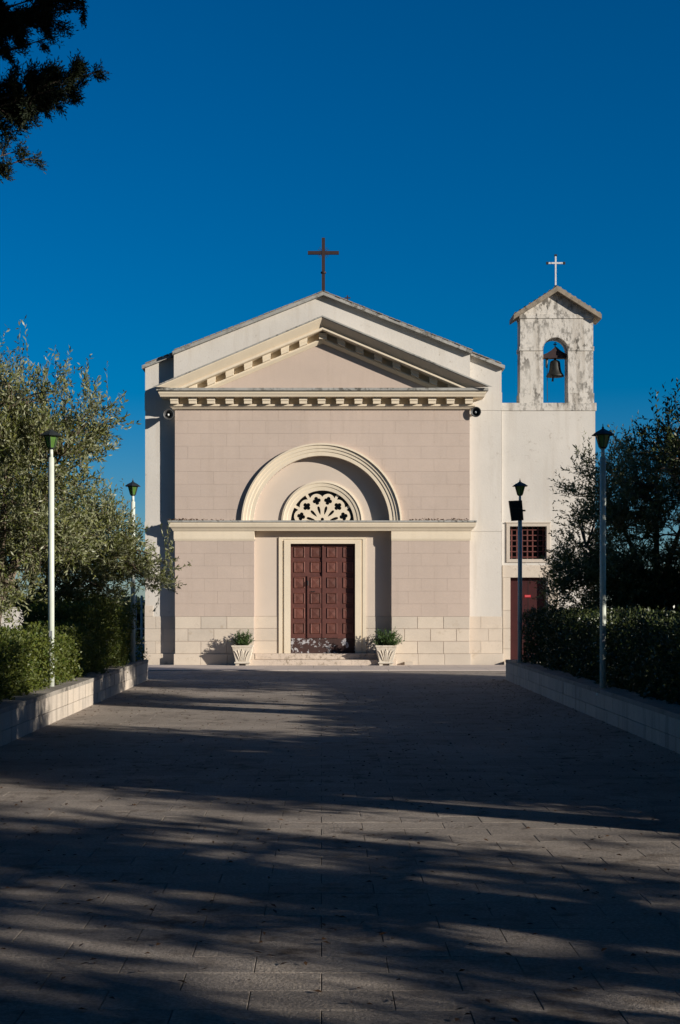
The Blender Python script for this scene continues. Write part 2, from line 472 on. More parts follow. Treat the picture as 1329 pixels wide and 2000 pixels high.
# --- arch: recess, archivolt, fanlight
WCX, WCZ = X(630, WP), Z(1019.5, WP)
rw0, rw1 = 62 * WP / F, 80 * WP / F
n = 36
rec = [(ACX - RI - .02, zsb + .01), (WCX - rw0, zsb + .01)] + [(WCX - rw0 * math.cos(math.pi*i/n), WCZ + rw0 * math.sin(math.pi*i/n)) for i in range(n + 1)] + \
      [(WCX + rw0, zsb + .01), (ACX + RI + .02, zsb + .01)] + [(ACX + (RI + .02) * math.cos(math.pi*i/n), ACZ + (RI + .02) * math.sin(math.pi*i/n)) for i in range(n + 1)]
M['recess'] = stone('arch_recess_limewash', (0.56, 0.475, 0.395), 0.04, 0.9, 0.2, 40, streak=(.1, (.5, .4, .3)))
MB().prism(rec, WP, BP - .003).build('arch_niche', M['recess'], church)
def ring(prof, cx, cz, a0, a1, n, y):
    """prof: (radius, forward projection) closed polygon swept round the arch"""
    m = MB(); k = len(prof); vs = []
    for i in range(n + 1):
        t = a0 + (a1 - a0) * i / n
        for r, p in prof: vs.append((cx + r * math.cos(t), y - p, cz + r * math.sin(t)))
    fs = [(i*k + j, i*k + (j+1) % k, (i+1)*k + (j+1) % k, (i+1)*k + j) for i in range(n) for j in range(k)]
    fs += [tuple(range(k)), tuple(reversed(range(n*k, n*k + k)))]
    return m.add(vs, fs)
a0 = -0.06
ring([(RO, -.02), (RO, .09), (RO - .045, .095), (RO - .05, .062), (RO - .13, .055), (RO - .14, .035), (RO - .21, .03), (RO - .22, .012), (RI, .01), (RI, -.22), (RO - .1, -.22), (RO - .1, -.02)],
     ACX, ACZ, a0, math.pi - a0, 64, D).build('archivolt', M['cream'], church)
ring([(rw1, -.02), (rw1, .055), (rw1 - .05, .065), (rw1 - .06, .045), (rw1 - .14, .035), (rw1 - .15, .02), (rw0 - .004, .01), (rw0 - .004, -.08), (rw1 - .06, -.08)],
     WCX, WCZ, a0, math.pi - a0, 48, WP).build('window_archivolt', M['cream'], church)
# tracery plate (2D curve with holes, extruded)
def spl(cu, pts):
    s = cu.splines.new('POLY'); s.points.add(len(pts) - 1); s.use_cyclic_u = True
    for p, (x, z) in zip(s.points, pts): p.co = (x, z, 0, 1)
def plate(name, outer, holes, y, th, mat, parent):
    cu = bpy.data.curves.new(name, 'CURVE'); cu.dimensions = '2D'; cu.fill_mode = 'BOTH'; cu.extrude = th / 2
    spl(cu, outer)
    for h in holes: spl(cu, h)
    t = bpy.data.objects.new(name, cu); COL.objects.link(t)
    me = bpy.data.meshes.new_from_object(t.evaluated_get(bpy.context.evaluated_depsgraph_get()))
    bpy.data.objects.remove(t); bpy.data.curves.remove(cu)
    co = np.empty(len(me.vertices) * 3); me.vertices.foreach_get('co', co); co = co.reshape(-1, 3)
    co = np.stack([co[:, 0], y + th/2 - co[:, 2], co[:, 1]], 1)
    me.vertices.foreach_set('co', co.ravel()); me.update(); me.materials.clear()
    return link(name, me, mat, parent)
u = WP / F
R1, RP = 43.0 * u, 13.6 * u
outer = []
angs = [R(15 + 30 * k) for k in range(6)]
NS = 400
for i in range(NS + 1):
    t = math.pi * i / NS
    best = 0
    for a in angs:
        dl = t - a
        s = R1 * math.sin(dl)
        if abs(s) < RP: best = max(best, R1 * math.cos(dl) + math.sqrt(RP*RP - s*s))
    best = max(best, 40 * u)
    for j in range(7):                              # small stems that touch the frame between petals
        if j in (1, 2, 4, 5) and abs(t - R(30 * j)) < .045: best = rw0 + .005
    if t < .06 or t > math.pi - .06: best = max(best, 40*u)
    outer.append((best * math.cos(t), best * math.sin(t)))
outer = [(WCX + x, WCZ + z) for x, z in outer] + [(WCX - 40*u, zst - .04), (WCX + 40*u, zst - .04)]
holes = []
def pol(r, a): return (WCX + r * math.cos(a), WCZ + r * math.sin(a))
for a in angs:
    c = pol(R1, a)
    q = []
    for i in range(40):                             # quatrefoil
        th = 2 * math.pi * i / 40
        rr = (5.0 + 3.0 * abs(math.cos(2 * th)) ** .7) * u
        q.append((c[0] + rr * math.cos(th + a), c[1] + rr * math.sin(th + a)))
    holes.append(q)
    tear = []
    for i in range(16):
        th = 2 * math.pi * i / 16
        l = 23.5 * u + 8.5 * u * math.cos(th)
        w = 3.6 * u * math.sin(th) * (0.35 + 0.65 * (math.cos(th) + 1) / 2)
        tear.append((WCX + l * math.cos(a) - w * math.sin(a), WCZ + l * math.sin(a) + w * math.cos(a)))
    holes.append(tear)
holes.append([(WCX + 3.2*u*math.cos(2*math.pi*i/14), WCZ + 5.5*u + 3.2*u*math.sin(2*math.pi*i/14)) for i in range(14)])
fan = plate('fanlight_tracery', outer, holes, WP + .035, .07, M['cream'], church)
n = 24
MB().prism([(WCX - rw0 - .03, zsb + .02), (WCX + rw0 + .03, zsb + .02)] + [(WCX + (rw0 + .03) * math.cos(math.pi*i/n), WCZ + (rw0 + .03) * math.sin(math.pi*i/n)) for i in range(n + 1)],
           BP - .03, BP - .006).build('fanlight_glass', M['void'], church)

# --- string course
def hprof(prof, x0, x1, yb, name, mat, parent, ret=True):
    """prof: (z, forward projection) from top to bottom along x; mitred ends returning to yb"""
    m = MB(); vs = []
    k = len(prof)
    for z, p in prof:
        e = p if ret else 0
        vs += [(x0 - e, yb, z), (x0 - e, D - p, z), (x1 + e, D - p, z), (x1 + e, yb, z)]
    fs = []
    for i in range(k - 1):
        for j in range(3): fs.append((i*4+j, (i+1)*4+j, (i+1)*4+j+1, i*4+j+1))
    fs.append((0, 1, 2, 3)); b = (k-1)*4; fs.append((b+3, b+2, b+1, b))
    return m.add(vs, fs).build(name, mat, parent)
hprof([(Z(1017), .165), (Z(1020.5), .168)], XL, XR, WP + .05, 'string_flashing', M['flash'], church)
hprof([(Z(1020.7), .145), (Z(1023), .150), (Z(1029.5), .125), (Z(1031), .10), (Z(1034.5), .062), (Z(1036.6), .052)], XL, XR, WP + .05, 'string_course', M['cream'], church)
MB().box(PXL - .01, PXR + .01, D - .003, WP + .06, Z(1036.7), Z(1020)).build('portal_lintel', M['cream'], church)
for a, b in ((XL, PXL), (PXR, XR)):
    MB().box(a - .028, b + .028 if b == XR else b + .004, D - .028, WP + .04, Z(1053), Z(1036.8)).build('frieze', M['cream'], church) if a == XL else \
    MB().box(a - .004, b + .028, D - .028, WP + .04, Z(1053), Z(1036.8)).build('frieze', M['cream'], church)
    e0, e1 = (a - .018, b + .002) if a == XL else (a - .002, b + .018)
    MB().box(e0, e1, D - .016, WP + .04, Z(1056), Z(1053.05)).build('frieze', M['cream'], church)

# --- main cornice
cornice_flash = hprof([(Z(762), .43), (Z(767), .435)], XL, XR, WP + .05, 'cornice_flashing', M['flash'], church)
cornice = hprof([(Z(767.1), .38), (Z(771), .385), (Z(776), .35), (Z(778), .345), (Z(778.6), .03), (Z(790.6), .03), (Z(791), .135), (Z(794), .135), (Z(796.5), .09), (Z(799.5), .055)],
                XL, XR, WP + .05, 'cornice', M['cream'], church)
def modillion(w, h, p, back):
    m = MB()
    m.box(-w/2, w/2, -p, back, -h*.52, 0)
    m.box(-w/2 + .006, w/2 - .006, -p + .02, back, -h, -h*.521)
    return m
mw = 15.6 * D / F
mh = 12.2 * D / F
mme = modillion(mw, mh, .25, -.02).mesh('modillion'); mme.materials.append(M['cream'])
mstep = (897 - 360.2) / 15 * D / F
mx0 = X(360.2) - mstep / 2
for i in range(17):
    o = link('modillion', mme, None, cornice); o.location = (mx0 + i * mstep, D, Z(778.4))
# --- pediment
HW = (XR - XL) / 2
PZ = Z(762)                        # base of the raking cornice
SP = 0.42
xc = (XL + XR) / 2
ptop = lambda x: PZ + SP * (HW + .50 - abs(x - xc))
sec = math.sqrt(1 + SP * SP)
def rake(prof, s, name, mat, parent, y=D):
    """prof: (v measured square to the slope from the top, projection), closed towards the wall"""
    m = MB(); vs = []; k = len(prof)
    for v, p in prof:
        xe = xc + s * (HW + max(p, 0))
        zt = lambda x: ptop(x) - v * sec
        ze = max(zt(xe), PZ + .004)
        if zt(xe) < PZ + .004: xe = xc + s * max(0.0, (HW + .50) - (PZ + .004 - PZ + v * sec) / SP)
        vs += [(xe, y - p, ze), (xc, y - p, zt(xc))]
    fs = []
    for i in range(k):
        j = (i + 1) % k
        fs.append((2*i, 2*j, 2*j+1, 2*i+1) if s < 0 else (2*i, 2*i+1, 2*j+1, 2*j))
    fs.append(tuple(2*i for i in range(k)))
    return m.add(vs, fs).build(name, mat, parent)
for s in (-1, 1):
    rake([(-.012, -.02), (-.012, .57), (.022, .57), (.022, -.02)], s, 'rake_flashing', M['flash'], church)
    rk = rake([(.024, -.02), (.024, .55), (.045, .545), (.10, .48), (.16, .405), (.225, .335), (.235, .33), (.238, .385), (.28, .385), (.295, .37), (.305, .03), (.445, .03), (.45, .14), (.49, .14), (.52, .10), (.56, .045), (.56, -.02)],
              s, 'raking_cornice', M['cream'], church)
    for i in range(8):
        xg = xc + s * mstep * (i + .03)
        # vertical-sided block that follows the slope on top
        m = MB()
        for (hw_, p, v0, v1) in ((mw/2, .235, .303, .385), (mw/2 - .006, .215, .3851, .446)):
            vs = []
            for yy in (D - p, D - .02):
                for (xx, vv) in ((-hw_, v1), (hw_, v1), (hw_, v0), (-hw_, v0)):
                    x = xg + xx
                    vs.append((x, yy, PZ + SP * (HW + .50 - abs(x - xc)) - vv * sec))
            m.add(vs, [(0,1,2,3),(7,6,5,4),(0,4,5,1),(1,5,6,2),(2,6,7,3),(3,7,4,0)])
        if i > 0 or s > 0: m.build('modillion', M['cream'], rk)
MB().prism([(XL + .1, PZ - .02), (XR - .1, PZ - .02), (xc, ptop(xc) - .3)], D - .012, D + .02).build('tympanum', M['beige'], church)

# --- portal: recess wall, door surround, door
dl, dr, dt, db = X(568, WP), X(694, WP), Z(1062, WP), Z(1276, WP)
rwall = MB()
zj = [0.0, zb0 + .0, zb0 + .325, zb0 + .65, zp + 0.02]
for a, b in ((PXL - .01, dl), (dr, PXR + .01)):
    MB().box(a, b, WP + .012, BP - .002, 0, zsb + .01).build('portal_wall', M['beige'], church)
    MB().bevbox(a, b, WP, WP + .05, zp + .004, zsb + .005, .002).build('portal_panel', M['recess'], church)
    for i in range(1, 4):
        MB().bevbox(a, b, WP - .003, WP + .05, zj[i] + .004, min(zj[i+1], zp) - .003, .003).build('portal_block', M['plinth'], church)
MB().box(dl + .001, dr - .001, WP + .001, BP - .003, dt, zsb + .005).build('portal_head', M['recess'], church)
fo, fi = X(545, WP), X(715, WP)
ft = Z(1049.5, WP)
def frame(o, pr0, pr1, name):
    """one step of the surround: o outer offset fractions 0..1 from the outer to the inner edge"""
    a0_, a1_ = o
    xl0 = fo + (dl - fo) * a0_; xl1 = fo + (dl - fo) * a1_
    xr0 = fi + (dr - fi) * a0_; xr1 = fi + (dr - fi) * a1_
    zt0 = ft + (dt - ft) * a0_; zt1 = ft + (dt - ft) * a1_
    poly = [(xl0, db), (xl1, db), (xl1, zt1), (xr1, zt1), (xr1, db), (xr0, db), (xr0, zt0), (xl0, zt0)]
    return MB().prism(poly, WP - pr0, WP + pr1).build(name, M['cream'], church)
frame((0.0, .30), .035, .02, 'door_surround')
frame((.301, .45), .018, .02, 'door_surround')
frame((.451, 1.0), .045, .085, 'door_surround')
DP = WP + .10
door = MB().box(dl - .02, dr + .02, DP, DP + .05, Z(1247, DP), dt + .02).build('door', M['door'], church)
door['label'] = 'oxblood panelled double door with inset wicket'
MB().box(dl - .02, dr + .02, DP - .004, DP + .05, db - .03, Z(1246.9, DP)).build('kick_board', M['kick'], door)
s5 = 380 / 1329
px5 = lambda v: 440 + v * s5
py5 = lambda v: 1040 + v * s5
cols = [(470, 545), (582, 656), (695, 766), (805, 878)]
rows = [135, 237, 343, 450, 552, 655]
def pyramid(x0, x1, z0, z1, y):
    m = MB()
    e = .018; b = .05
    # moulding frame round the coffer then a shallow pyramid
    m.add([(x0,y,z0),(x1,y,z0),(x1,y,z1),(x0,y,z1),
           (x0+e,y-.022,z0+e),(x1-e,y-.022,z0+e),(x1-e,y-.022,z1-e),(x0+e,y-.022,z1-e),
           (x0+b*.7,y-.004,z0+b*.7),(x1-b*.7,y-.004,z0+b*.7),(x1-b*.7,y-.004,z1-b*.7),(x0+b*.7,y-.004,z1-b*.7),
           ((x0+x1)/2,y-.016,(z0+z1)/2)],
          [(0,1,5,4),(1,2,6,5),(2,3,7,6),(3,0,4,7),(4,5,9,8),(5,6,10,9),(6,7,11,10),(7,4,8,11),(8,9,12),(9,10,12),(10,11,12),(11,8,12)])
    return m
for c in cols:
    for r in rows:
        yoff = DP - .001
        if c in cols[1:3] and r >= 300: yoff = DP - .031
        pyramid(X(px5(c[0]), DP), X(px5(c[1]), DP), Z(py5(r + 38), DP), Z(py5(r - 38), DP), yoff).build('door_panel', M['doorpanel'], door)
# rails and stiles between the coffers
for v in (188, 292, 398, 502, 604):
    MB().box(dl - .005, dr + .005, DP - .007, DP - .0005, Z(py5(v + 7), DP), Z(py5(v - 7), DP)).build('door_rail', M['door'], door) if v < 300 else None
MB().box(X(px5(664), DP), X(px5(676), DP), DP - .045, DP - .0005, Z(py5(718), DP), dt).build('door_stile', M['door'], door)
wk = MB().box(X(px5(562), DP), X(px5(776), DP), DP - .03, DP - .0015, Z(py5(720), DP), Z(py5(297), DP)).build('wicket', M['door'], door)
MB().tube([(X(px5(566), DP) , DP - .06, Z(py5(330), DP)), (X(px5(566), DP), DP - .06, Z(py5(362), DP))], .014, 8).build('door_handle', M['dark'], door)
MB().tube([(X(px5(585), DP) , DP - .05, Z(py5(404), DP)), (X(px5(615), DP), DP - .05, Z(py5(404), DP))], .010, 8).build('door_handle', M['dark'], door)
# steps
st1 = MB().bevbox(X(488), X(774), D - .33, WP, 0.0, .158, .012).build('step', M['step'], church)
MB().bevbox(PXL + .012, PXR - .012, D - .04, BP, .1585, db, .012).build('step', M['step'], church)
MB().box(X(790), X(806), D - .2, D - .04, 0.02, .10).build('loose_stone', M['plinth'], church)

# --- cross on the main gable
cz0, czt = apexz, Z(464)
cr = thing('roof_cross', 'dark red iron cross with thin rays on the ridge of the church', 'cross', (xm, D + .05, apexz + .06))
cr_h = Z(464, D) - apexz - .06
MB().box(-.042, .042, -.04, .04, 0, cr_h).build('cross_post', M['iron'], cr)
ca = Z(493) - apexz - .06
MB().box(-.40, -.0425, -.035, .035, ca - .042, ca + .042).build('cross_arm', M['iron'], cr)
MB().box(.0425, .40, -.035, .035, ca - .042, ca + .042).build('cross_arm', M['iron'], cr)
MB().lathe([(.0, -.02), (.07, -.02), (.07, .02), (.0, .02)], (0, 0, .55), 10).build('cross_collar', M['iron'], cr)
for k in range(4):
    for dd in (-.18, .18):
        a = R(45 + 90 * k) + dd
        MB().tube([(.03 * math.cos(a), -.03, ca + .03 * math.sin(a)), (.17 * math.cos(a), -.03, ca + .17 * math.sin(a))], .0055, 5).build('cross_ray', M['iron'], cr)
# tiny far cross on the rear of the roof
fc = thing('rear_cross', 'tiny dark cross just showing above the right slope of the church roof', 'cross', (X(679, D + 12), D + 12, Z(600, D + 12)))
fh = Z(577, D + 12) - Z(600, D + 12)
MB().box(-.02, .02, -.02, .02, -.6, fh).build('cross_post', M['iron'], fc)
MB().box(-.10, .10, -.018, .018, fh - .10, fh - .065).build('cross_arm', M['iron'], fc)

# --- horn loudspeakers
def horn(px, py, d, label, tilt):
    p = at(px, py, d)
    t = thing('horn_loudspeaker', label, 'loudspeaker', p, 'horn loudspeakers under the cornice', tilt)
    m = MB(); n = 24
    prof = [(.135, -.16), (.132, -.15), (.10, -.06), (.05, .04), (.05, .12), (.0, .12)]
    def rev(prof):
        vs = []; fs = []; k = len(prof)
        for r, y in prof:
            for j in range(n): vs.append((r * math.cos(2*math.pi*j/n), y, r * math.sin(2*math.pi*j/n)))
        for i in range(k - 1):
            for j in range(n): fs.append((i*n+j, i*n+(j+1)%n, (i+1)*n+(j+1)%n, (i+1)*n+j))
        return vs, fs
    MB().add(*rev(prof)).build('horn_bell', M['horn'], t, True)
    MB().add(*rev([(.135, -.16), (.122, -.165), (.085, -.09), (.055, -.03), (.0, -.02)])).build('horn_throat', M['hornin'], t, True)
    MB().add(*rev([(.0, -.12), (.028, -.115), (.032, -.06), (.032, -.03), (.0, -.03)])).build('horn_phase_plug', M['horn'], t, True)
    MB().box(-.02, .02, .10, .20, -.03, .03).build('bracket', M['dark'], t)
horn(329, 811, D + .03, 'white horn loudspeaker on the left wing under the cornice end', .12)
horn(930, 806, D + .03, 'white horn loudspeaker on the right wing under the cornice end', -.12)

# ------------------------------------------------------------------ bell annexe
AP = D + .36
annex = thing('bell_annexe', 'white side building with barred window and belfry beside the church', 'building', (0, 0, 0))
al, ar, at_ = X(980.5, AP), X(1163, AP), Z(787, AP)
win = (X(996, AP), X(1068, AP), Z(1092, AP), Z(1028, AP))
dor = (X(997, AP), X(1070, AP), 0.0, Z(1128, AP))
AB = AP + .35
for (a, b, z0, z1) in ((al, win[0], 0, at_ - .2), (win[1], ar, 0, at_ - .2), (win[0], win[1], win[3], at_ - .2), (win[0], win[1], dor[3], win[2])):
    MB().box(a, b, AP, AB, z0, z1).build('wall', M['white'], annex)
MB().box(al, ar, AB + .001, AB + 5, 0, at_ - .21).build('rear_block', M['white'], annex)
MB().box(al, ar + .03, AP - .02, AB + .6, at_ - .1995, at_).build('parapet', M['white_aged'], annex)
# window: surround, grille
wf = .085
fr = MB().prism([(win[0] - wf, win[2] - wf), (win[1] + wf, win[2] - wf), (win[1] + wf, win[3] + wf), (win[0] - wf, win[3] + wf), (win[0] - wf, win[2] - wf + .0001),
                 (win[0], win[2] + .0001), (win[0], win[3]), (win[1], win[3]), (win[1], win[2]), (win[0], win[2])], AP - .03, AP + .04)
wnd = fr.build('window_surround', M['plinth'], annex)
MB().box(win[0] - wf - .02, win[1] + wf + .02, AP - .05, AP + .02, win[3] + wf + .001, win[3] + wf + .025).build('window_hood', M['plinth'], wnd)
MB().box(win[0], win[1], AP + .26, AP + .30, win[2], win[3]).build('window_pane', M['void'], annex)
gy = AP + .13
for i in range(7):
    x = win[0] + (win[1] - win[0]) * (i + .5) / 7
    MB().box(x - .016, x + .016, gy, gy + .03, win[2], win[3]).build('grille_bar', M['grille'], wnd)
for i in range(6):
    z = win[2] + (win[3] - win[2]) * (i + .4) / 6
    MB().box(win[0], win[1], gy - .012, gy - .001, z - .012, z + .012).build('grille_bar', M['grille'], wnd)
# stone surround of the side door
zl = Z(1104, AP)
MB().bevbox(al + .02, dor[1] + .22, AP - .02, AP + .1, dor[3], zl, .004).build('door_lintel', M['plinth'], annex)
zs_ = [0, .42, .95, 1.42, dor[3]]
for i in range(4):
    MB().bevbox(al + .03, dor[0], AP - .015 - .004 * (i % 2), AP + .1, zs_[i] + .003, zs_[i+1] - .003, .004).build('jamb_block', M['plinth'], annex)
    MB().bevbox(dor[1], dor[1] + .20 + .08 * (i % 2), AP - .015 - .004 * (i % 2), AP + .1, zs_[i] + .003, zs_[i+1] - .003, .004).build('jamb_block', M['plinth'], annex)
sd = MB().box(dor[0], dor[1], AP + .14, AP + .18, .1, dor[3]).build('side_door', M['bordeaux'], annex)
MB().box((dor[0] + dor[1]) / 2 - .004, (dor[0] + dor[1]) / 2 + .004, AP + .135, AP + .139, .1, dor[3]).build('door_seam', M['dark'], sd)
MB().box(X(1026.5, AP), X(1038.5, AP), AP + .128, AP + .138, Z(1166.5, AP), Z(1162, AP)).build('door_sign', M['redplate'], sd)
for i in range(6):
    MB().box(X(1028 + i * 1.5, AP), X(1028.9 + i * 1.5, AP), AP + .1265, AP + .1275, Z(1164.8, AP), Z(1163.4, AP)).build('sign_print', M['plateprint'], sd)
MB().box(al + .03, dor[1] + .3, AP - .3, AP + .2, 0, .1).build('door_step', M['plinth'], annex)
# bell cote
CP = AP + .06; CB = CP + .55
cl, crr = X(1016.5, CP), X(1159, CP)
ol, orr = X(1061.5, CP), X(1110, CP)
spz = Z(683, CP); rr = (orr - ol) / 2; ox = (ol + orr) / 2
zeave = Z(616, CP); zap = Z(571, CP); cxm = (cl + crr) / 2
n = 18
poly = [(cl, at_), (ol, at_), (ol, spz)] + [(ox - rr * math.cos(math.pi*i/n), spz + rr * math.sin(math.pi*i/n)) for i in range(1, n)] + [(orr, spz), (orr, at_), (crr, at_), (crr, zeave), (cxm, zap), (cl, zeave)]
cote = MB().prism(poly, CP, CB).build('bell_cote', M['white_aged'], annex)
for (a, b) in ((cl, ol), (orr, crr)):
    o1 = .022
    MB().box(a - (o1 if a == cl else -.004), b + (o1 if b == crr else -.004), CP - .022, CB + .022, Z(685, CP), Z(677, CP)).build('impost', M['white_aged'], cote)
    MB().box(a - (o1 if a == cl else -.004), b + (o1 if b == crr else -.004), CP - .02, CB + .02, at_ + .001, Z(768, CP)).build('pier_base', M['white_aged'], cote)
MB().box(cl - .02, crr + .02, CP - .022, CB + .022, Z(622, CP), Z(614, CP)).build('cote_band', M['white_aged'], cote)
sl = (zap - zeave) / (cxm - cl)
ov = .19
for s in (-1, 1):
    xe = cxm + s * (crr - cxm + ov)
    ze = zeave - sl * ov
    p = [(cxm, zap + .0), (xe, ze), (xe, ze + .12), (cxm, zap + .14)]
    if s < 0: p = list(reversed(p))
    MB().prism(p, CP - .17, CB + .17).build('cote_roof', M['rooftile'], cote)
    for i in range(9):
        t = (i + .5) / 9
        o = MB().tube([(0, CP - .12, .0), (0, CB + .15, .0)], .05, 8).build('roof_tile', M['rooftile'], cote)
        o.location = (cxm + (xe - cxm) * t, rnd.uniform(-.02, .02), zap + .115 + (ze - zap - .015) * t)
cc = thing('belfry_cross', 'thin flaking white cross with dark tips on the belfry roof', 'cross', (cxm, (CP + CB) / 2 - .1, zap + .10))
DY = (CP + CB) / 2 - .1
hh = Z(497, DY) - zap - .10; ha = Z(514, DY) - zap - .10
MB().box(-.02, .02, -.018, .018, 0.12, hh - .05).build('cross_post', M['whitemetal'], cc)
MB().box(-.03, .03, -.024, .024, -.05, .119).build('cross_foot', M['dark'], cc)
MB().box(-.034, .034, -.024, .024, hh - .049, hh).build('cross_tip', M['dark'], cc)
for s in (-1, 1):
    MB().box(min(s*.021, s*.19), max(s*.021, s*.19), -.019, .019, ha - .02, ha + .02).build('cross_arm', M['whitemetal'], cc)
    MB().box(min(s*.191, s*.25), max(s*.191, s*.25), -.022, .022, ha - .032, ha + .032).build('cross_tip', M['dark'], cc)
# bell
by = (CP + CB) / 2
bell = thing('bell', 'bronze bell hanging under a dark red yoke in the belfry arch', 'bell', (X(1084.5, by), by, Z(736, by)))
ub = by / F
bz = lambda py: (736 - py) * ub
prof = [(17.0, 736), (17.4, 734.5), (16.0, 732), (13.2, 728), (11.4, 722), (10.6, 716), (10.2, 710), (9.2, 706.5), (6.0, 704.2), (2.5, 703.2), (2.2, 699)]
MB().lathe([(r * ub, bz(y)) for r, y in prof], (0, 0, 0), 28).build('bell_body', M['bell'], bell, True)
MB().tube([(-3 * ub, 0, bz(720)), (-4 * ub, 0, bz(738)), (-5 * ub, 0, bz(745))], [.015, .02, .03], 8).build('clapper', M['dark'], bell)
yk = [(-24.5, 700.5), (24.5, 700.5), (24.5, 694), (17, 691), (8, 685), (2, 679.5), (0, 678.5), (-2, 679.5), (-8, 685), (-17, 691), (-24.5, 694)]
MB().prism([(x * ub, bz(y)) for x, y in yk], -.12, .12).build('yoke', M['yoke'], bell)
MB().box(-.012, .012, -.012, .012, bz(679), bz(668)).build('yoke_cross', M['dark'], bell)
MB().box(-.045, .045, -.011, .011, bz(673.5), bz(671.5)).build('yoke_cross', M['dark'], bell)
MB().tube([(-16 * ub, 0, bz(700)), (-16.5 * ub, 0, bz(716)), (-15.5 * ub, 0, bz(719))], [.035, .03, .015], 8).build('lever', M['dark'], bell)
MB().tube([(-15.5 * ub, 0, bz(718)), (-15 * ub, 0, bz(784))], .009, 6).build('bell_rope', M['rope'], bell)

# ------------------------------------------------------------------ retaining walls with block courses
def rwall_(name, xf, sgn, y0, y1, label):
    t = thing(name, label, 'wall', (xf, y0, 0))
    th = .32 * sgn
    top = .43
    L = y1 - y0
    MB().box(min(th * .1, th), max(th * .1, th), .01, L - .01, -.02, top - .07).build('wall_core', M['plinth_joint'], t)
    bl = .80
    for r, (z0, z1) in enumerate(((.0, .165), (.172, top - .062))):
        nb = int(L / bl) + 1
        ys = [0] + [k * bl + (bl / 2 if r else 0) for k in range(0 if r else 1, nb + 1) if .2 < k * bl + (bl / 2 if r else 0) < L - .2] + [L]
        for a, b in zip(ys[:-1], ys[1:]):
            j = rnd.uniform(-.004, .004)
            MB().box(min(j, th * .5), max(j, th * .5), a + .004, b - .004, z0, z1).build('wall_block', M['kerb'], t)
    ys = [k * 1.25 for k in range(int(L / 1.25) + 1)] + [L]
    for a, b in zip(ys[:-1], ys[1:]):
        if b - a < .1: continue
        MB().box(min(-.012 * sgn, th + .02 * sgn), max(-.012 * sgn, th + .02 * sgn), a + .003, b - .003, top - .058, top + rnd.uniform(-.003, .003)).build('coping_stone', M['coping'], t)
    # end face
    MB().box(min(0.004 * sgn, th), max(0.004 * sgn, th), L - .002, L + .06, 0, top - .06).build('wall_block', M['kerb'], t)
    return t
rwall_('retaining_wall', WLX, -1, 5.0, 31.25, 'low pale stone retaining wall in dappled sun under the left hedge')
rwall_('retaining_wall', WRX, 1, 9.8, 31.2, 'low stone retaining wall in dark shade under the right hedge')
tag(MB().box(-16, WLX - .321, -5, 31.2, -.03, .33).build('soil_bed', M['soil']), kind='structure')
tag(MB().box(WRX + .321, 16, 9.8, 31.15, -.03, .33).build('soil_bed', M['soil']), kind='structure')

# ------------------------------------------------------------------ street lamps
def lamp(px, ytop, d, label, finial=True, post_r=.045):
    x = X(px, d)
    t = thing('street_lamp', label, 'lamp', (x, d, .33), 'lantern posts along the two hedges')
    zt = Z(ytop, d) - .33                       # top of the lantern cap
    h0 = zt - .27                               # underside of the glass
    MB().tube([(0, 0, 0), (0, 0, h0 - .14)], [post_r, post_r * .92], 14).build('post', M['post'], t, True)
    MB().tube([(0, 0, h0 - .1399), (0, 0, h0 - .02)], [post_r * .62, post_r * .55], 12).build('neck', M['post'], t, True)
    MB().lathe([(.10, .0), (.10, .025), (.07, .05), (.06, .09)], (0, 0, 0), 16).build('base_plate', M['post'], t)
    MB().box(-.022, .022, -post_r - .006, -post_r * .7, .75, .90).build('hatch', M['galv'], t)
    MB().lathe([(.0, -.02), (.045, -.02), (.055, 0), (.0, 0)], (0, 0, h0), 12).build('gallery', M['lampcap'], t)
    MB().lathe([(.054, .0005), (.102, .165)], (0, 0, h0), 6, R(30)).build('glass', M['lampglass'], t)
    for k in range(6):
        a = R(30 + 60 * k)
        MB().tube([(.056 * math.cos(a), .056 * math.sin(a), h0), (.105 * math.cos(a), .105 * math.sin(a), h0 + .167)], .007, 5).build('glazing_bar', M['lampcap'], t)
    MB().lathe([(.165, .166), (.17, .174), (.11, .215), (.045, .245), (.02, .262), (.0, .262)], (0, 0, h0), 6, R(30)).build('cap', M['lampcap'], t)
    if finial: MB().lathe([(.012, .262), (.02, .275), (.008, .29), (.004, .33), (0, .33)], (0, 0, h0), 8).build('finial', M['lampcap'], t)
    return t
lamp(100.5, 838, 21.4, 'sunlit pale lantern post at the front of the left hedge', False)
lamp(260, 940, 29.8, 'slim pale lantern post half hidden by olive twigs left of the church', True, .048)
lamp(1016, 940, 29.8, 'green lantern post carrying a black floodlight before the side door')
lamp(1178, 836, 20.9, 'shaded bluish lantern post in front of the right olive tree')
# floodlight on the far right post
fd = 29.8
fl = thing('floodlight', 'black rectangular floodlight clamped to the lantern post by the side door', 'floodlight', at(1008, 997, fd - .12))
uf = fd / F
pts = [(-14, 18.5), (11.5, 19.5), (14.5, -19), (-8.5, -20.5)]
poly = [(x * uf, z * uf) for x, z in pts]
poly = list(reversed(poly))
MB().prism(poly, -.04, .05).build('housing', M['dark'], fl)
inn = [(x * .82, z * .84) for x, z in poly]
MB().prism(inn, -.052, -.041).build('front_panel', M['void'], fl)
for k in range(4):
    z = (-.62 + .4 * k) * 18 * uf
    MB().box(-8 * uf, 9 * uf, -.058, -.053, z - .006, z + .006).build('rib', M['dark'], fl)
MB().box(9 * uf, 19 * uf, .02, .06, -1.5 * uf, 1.5 * uf).build('bracket', M['dark'], fl)

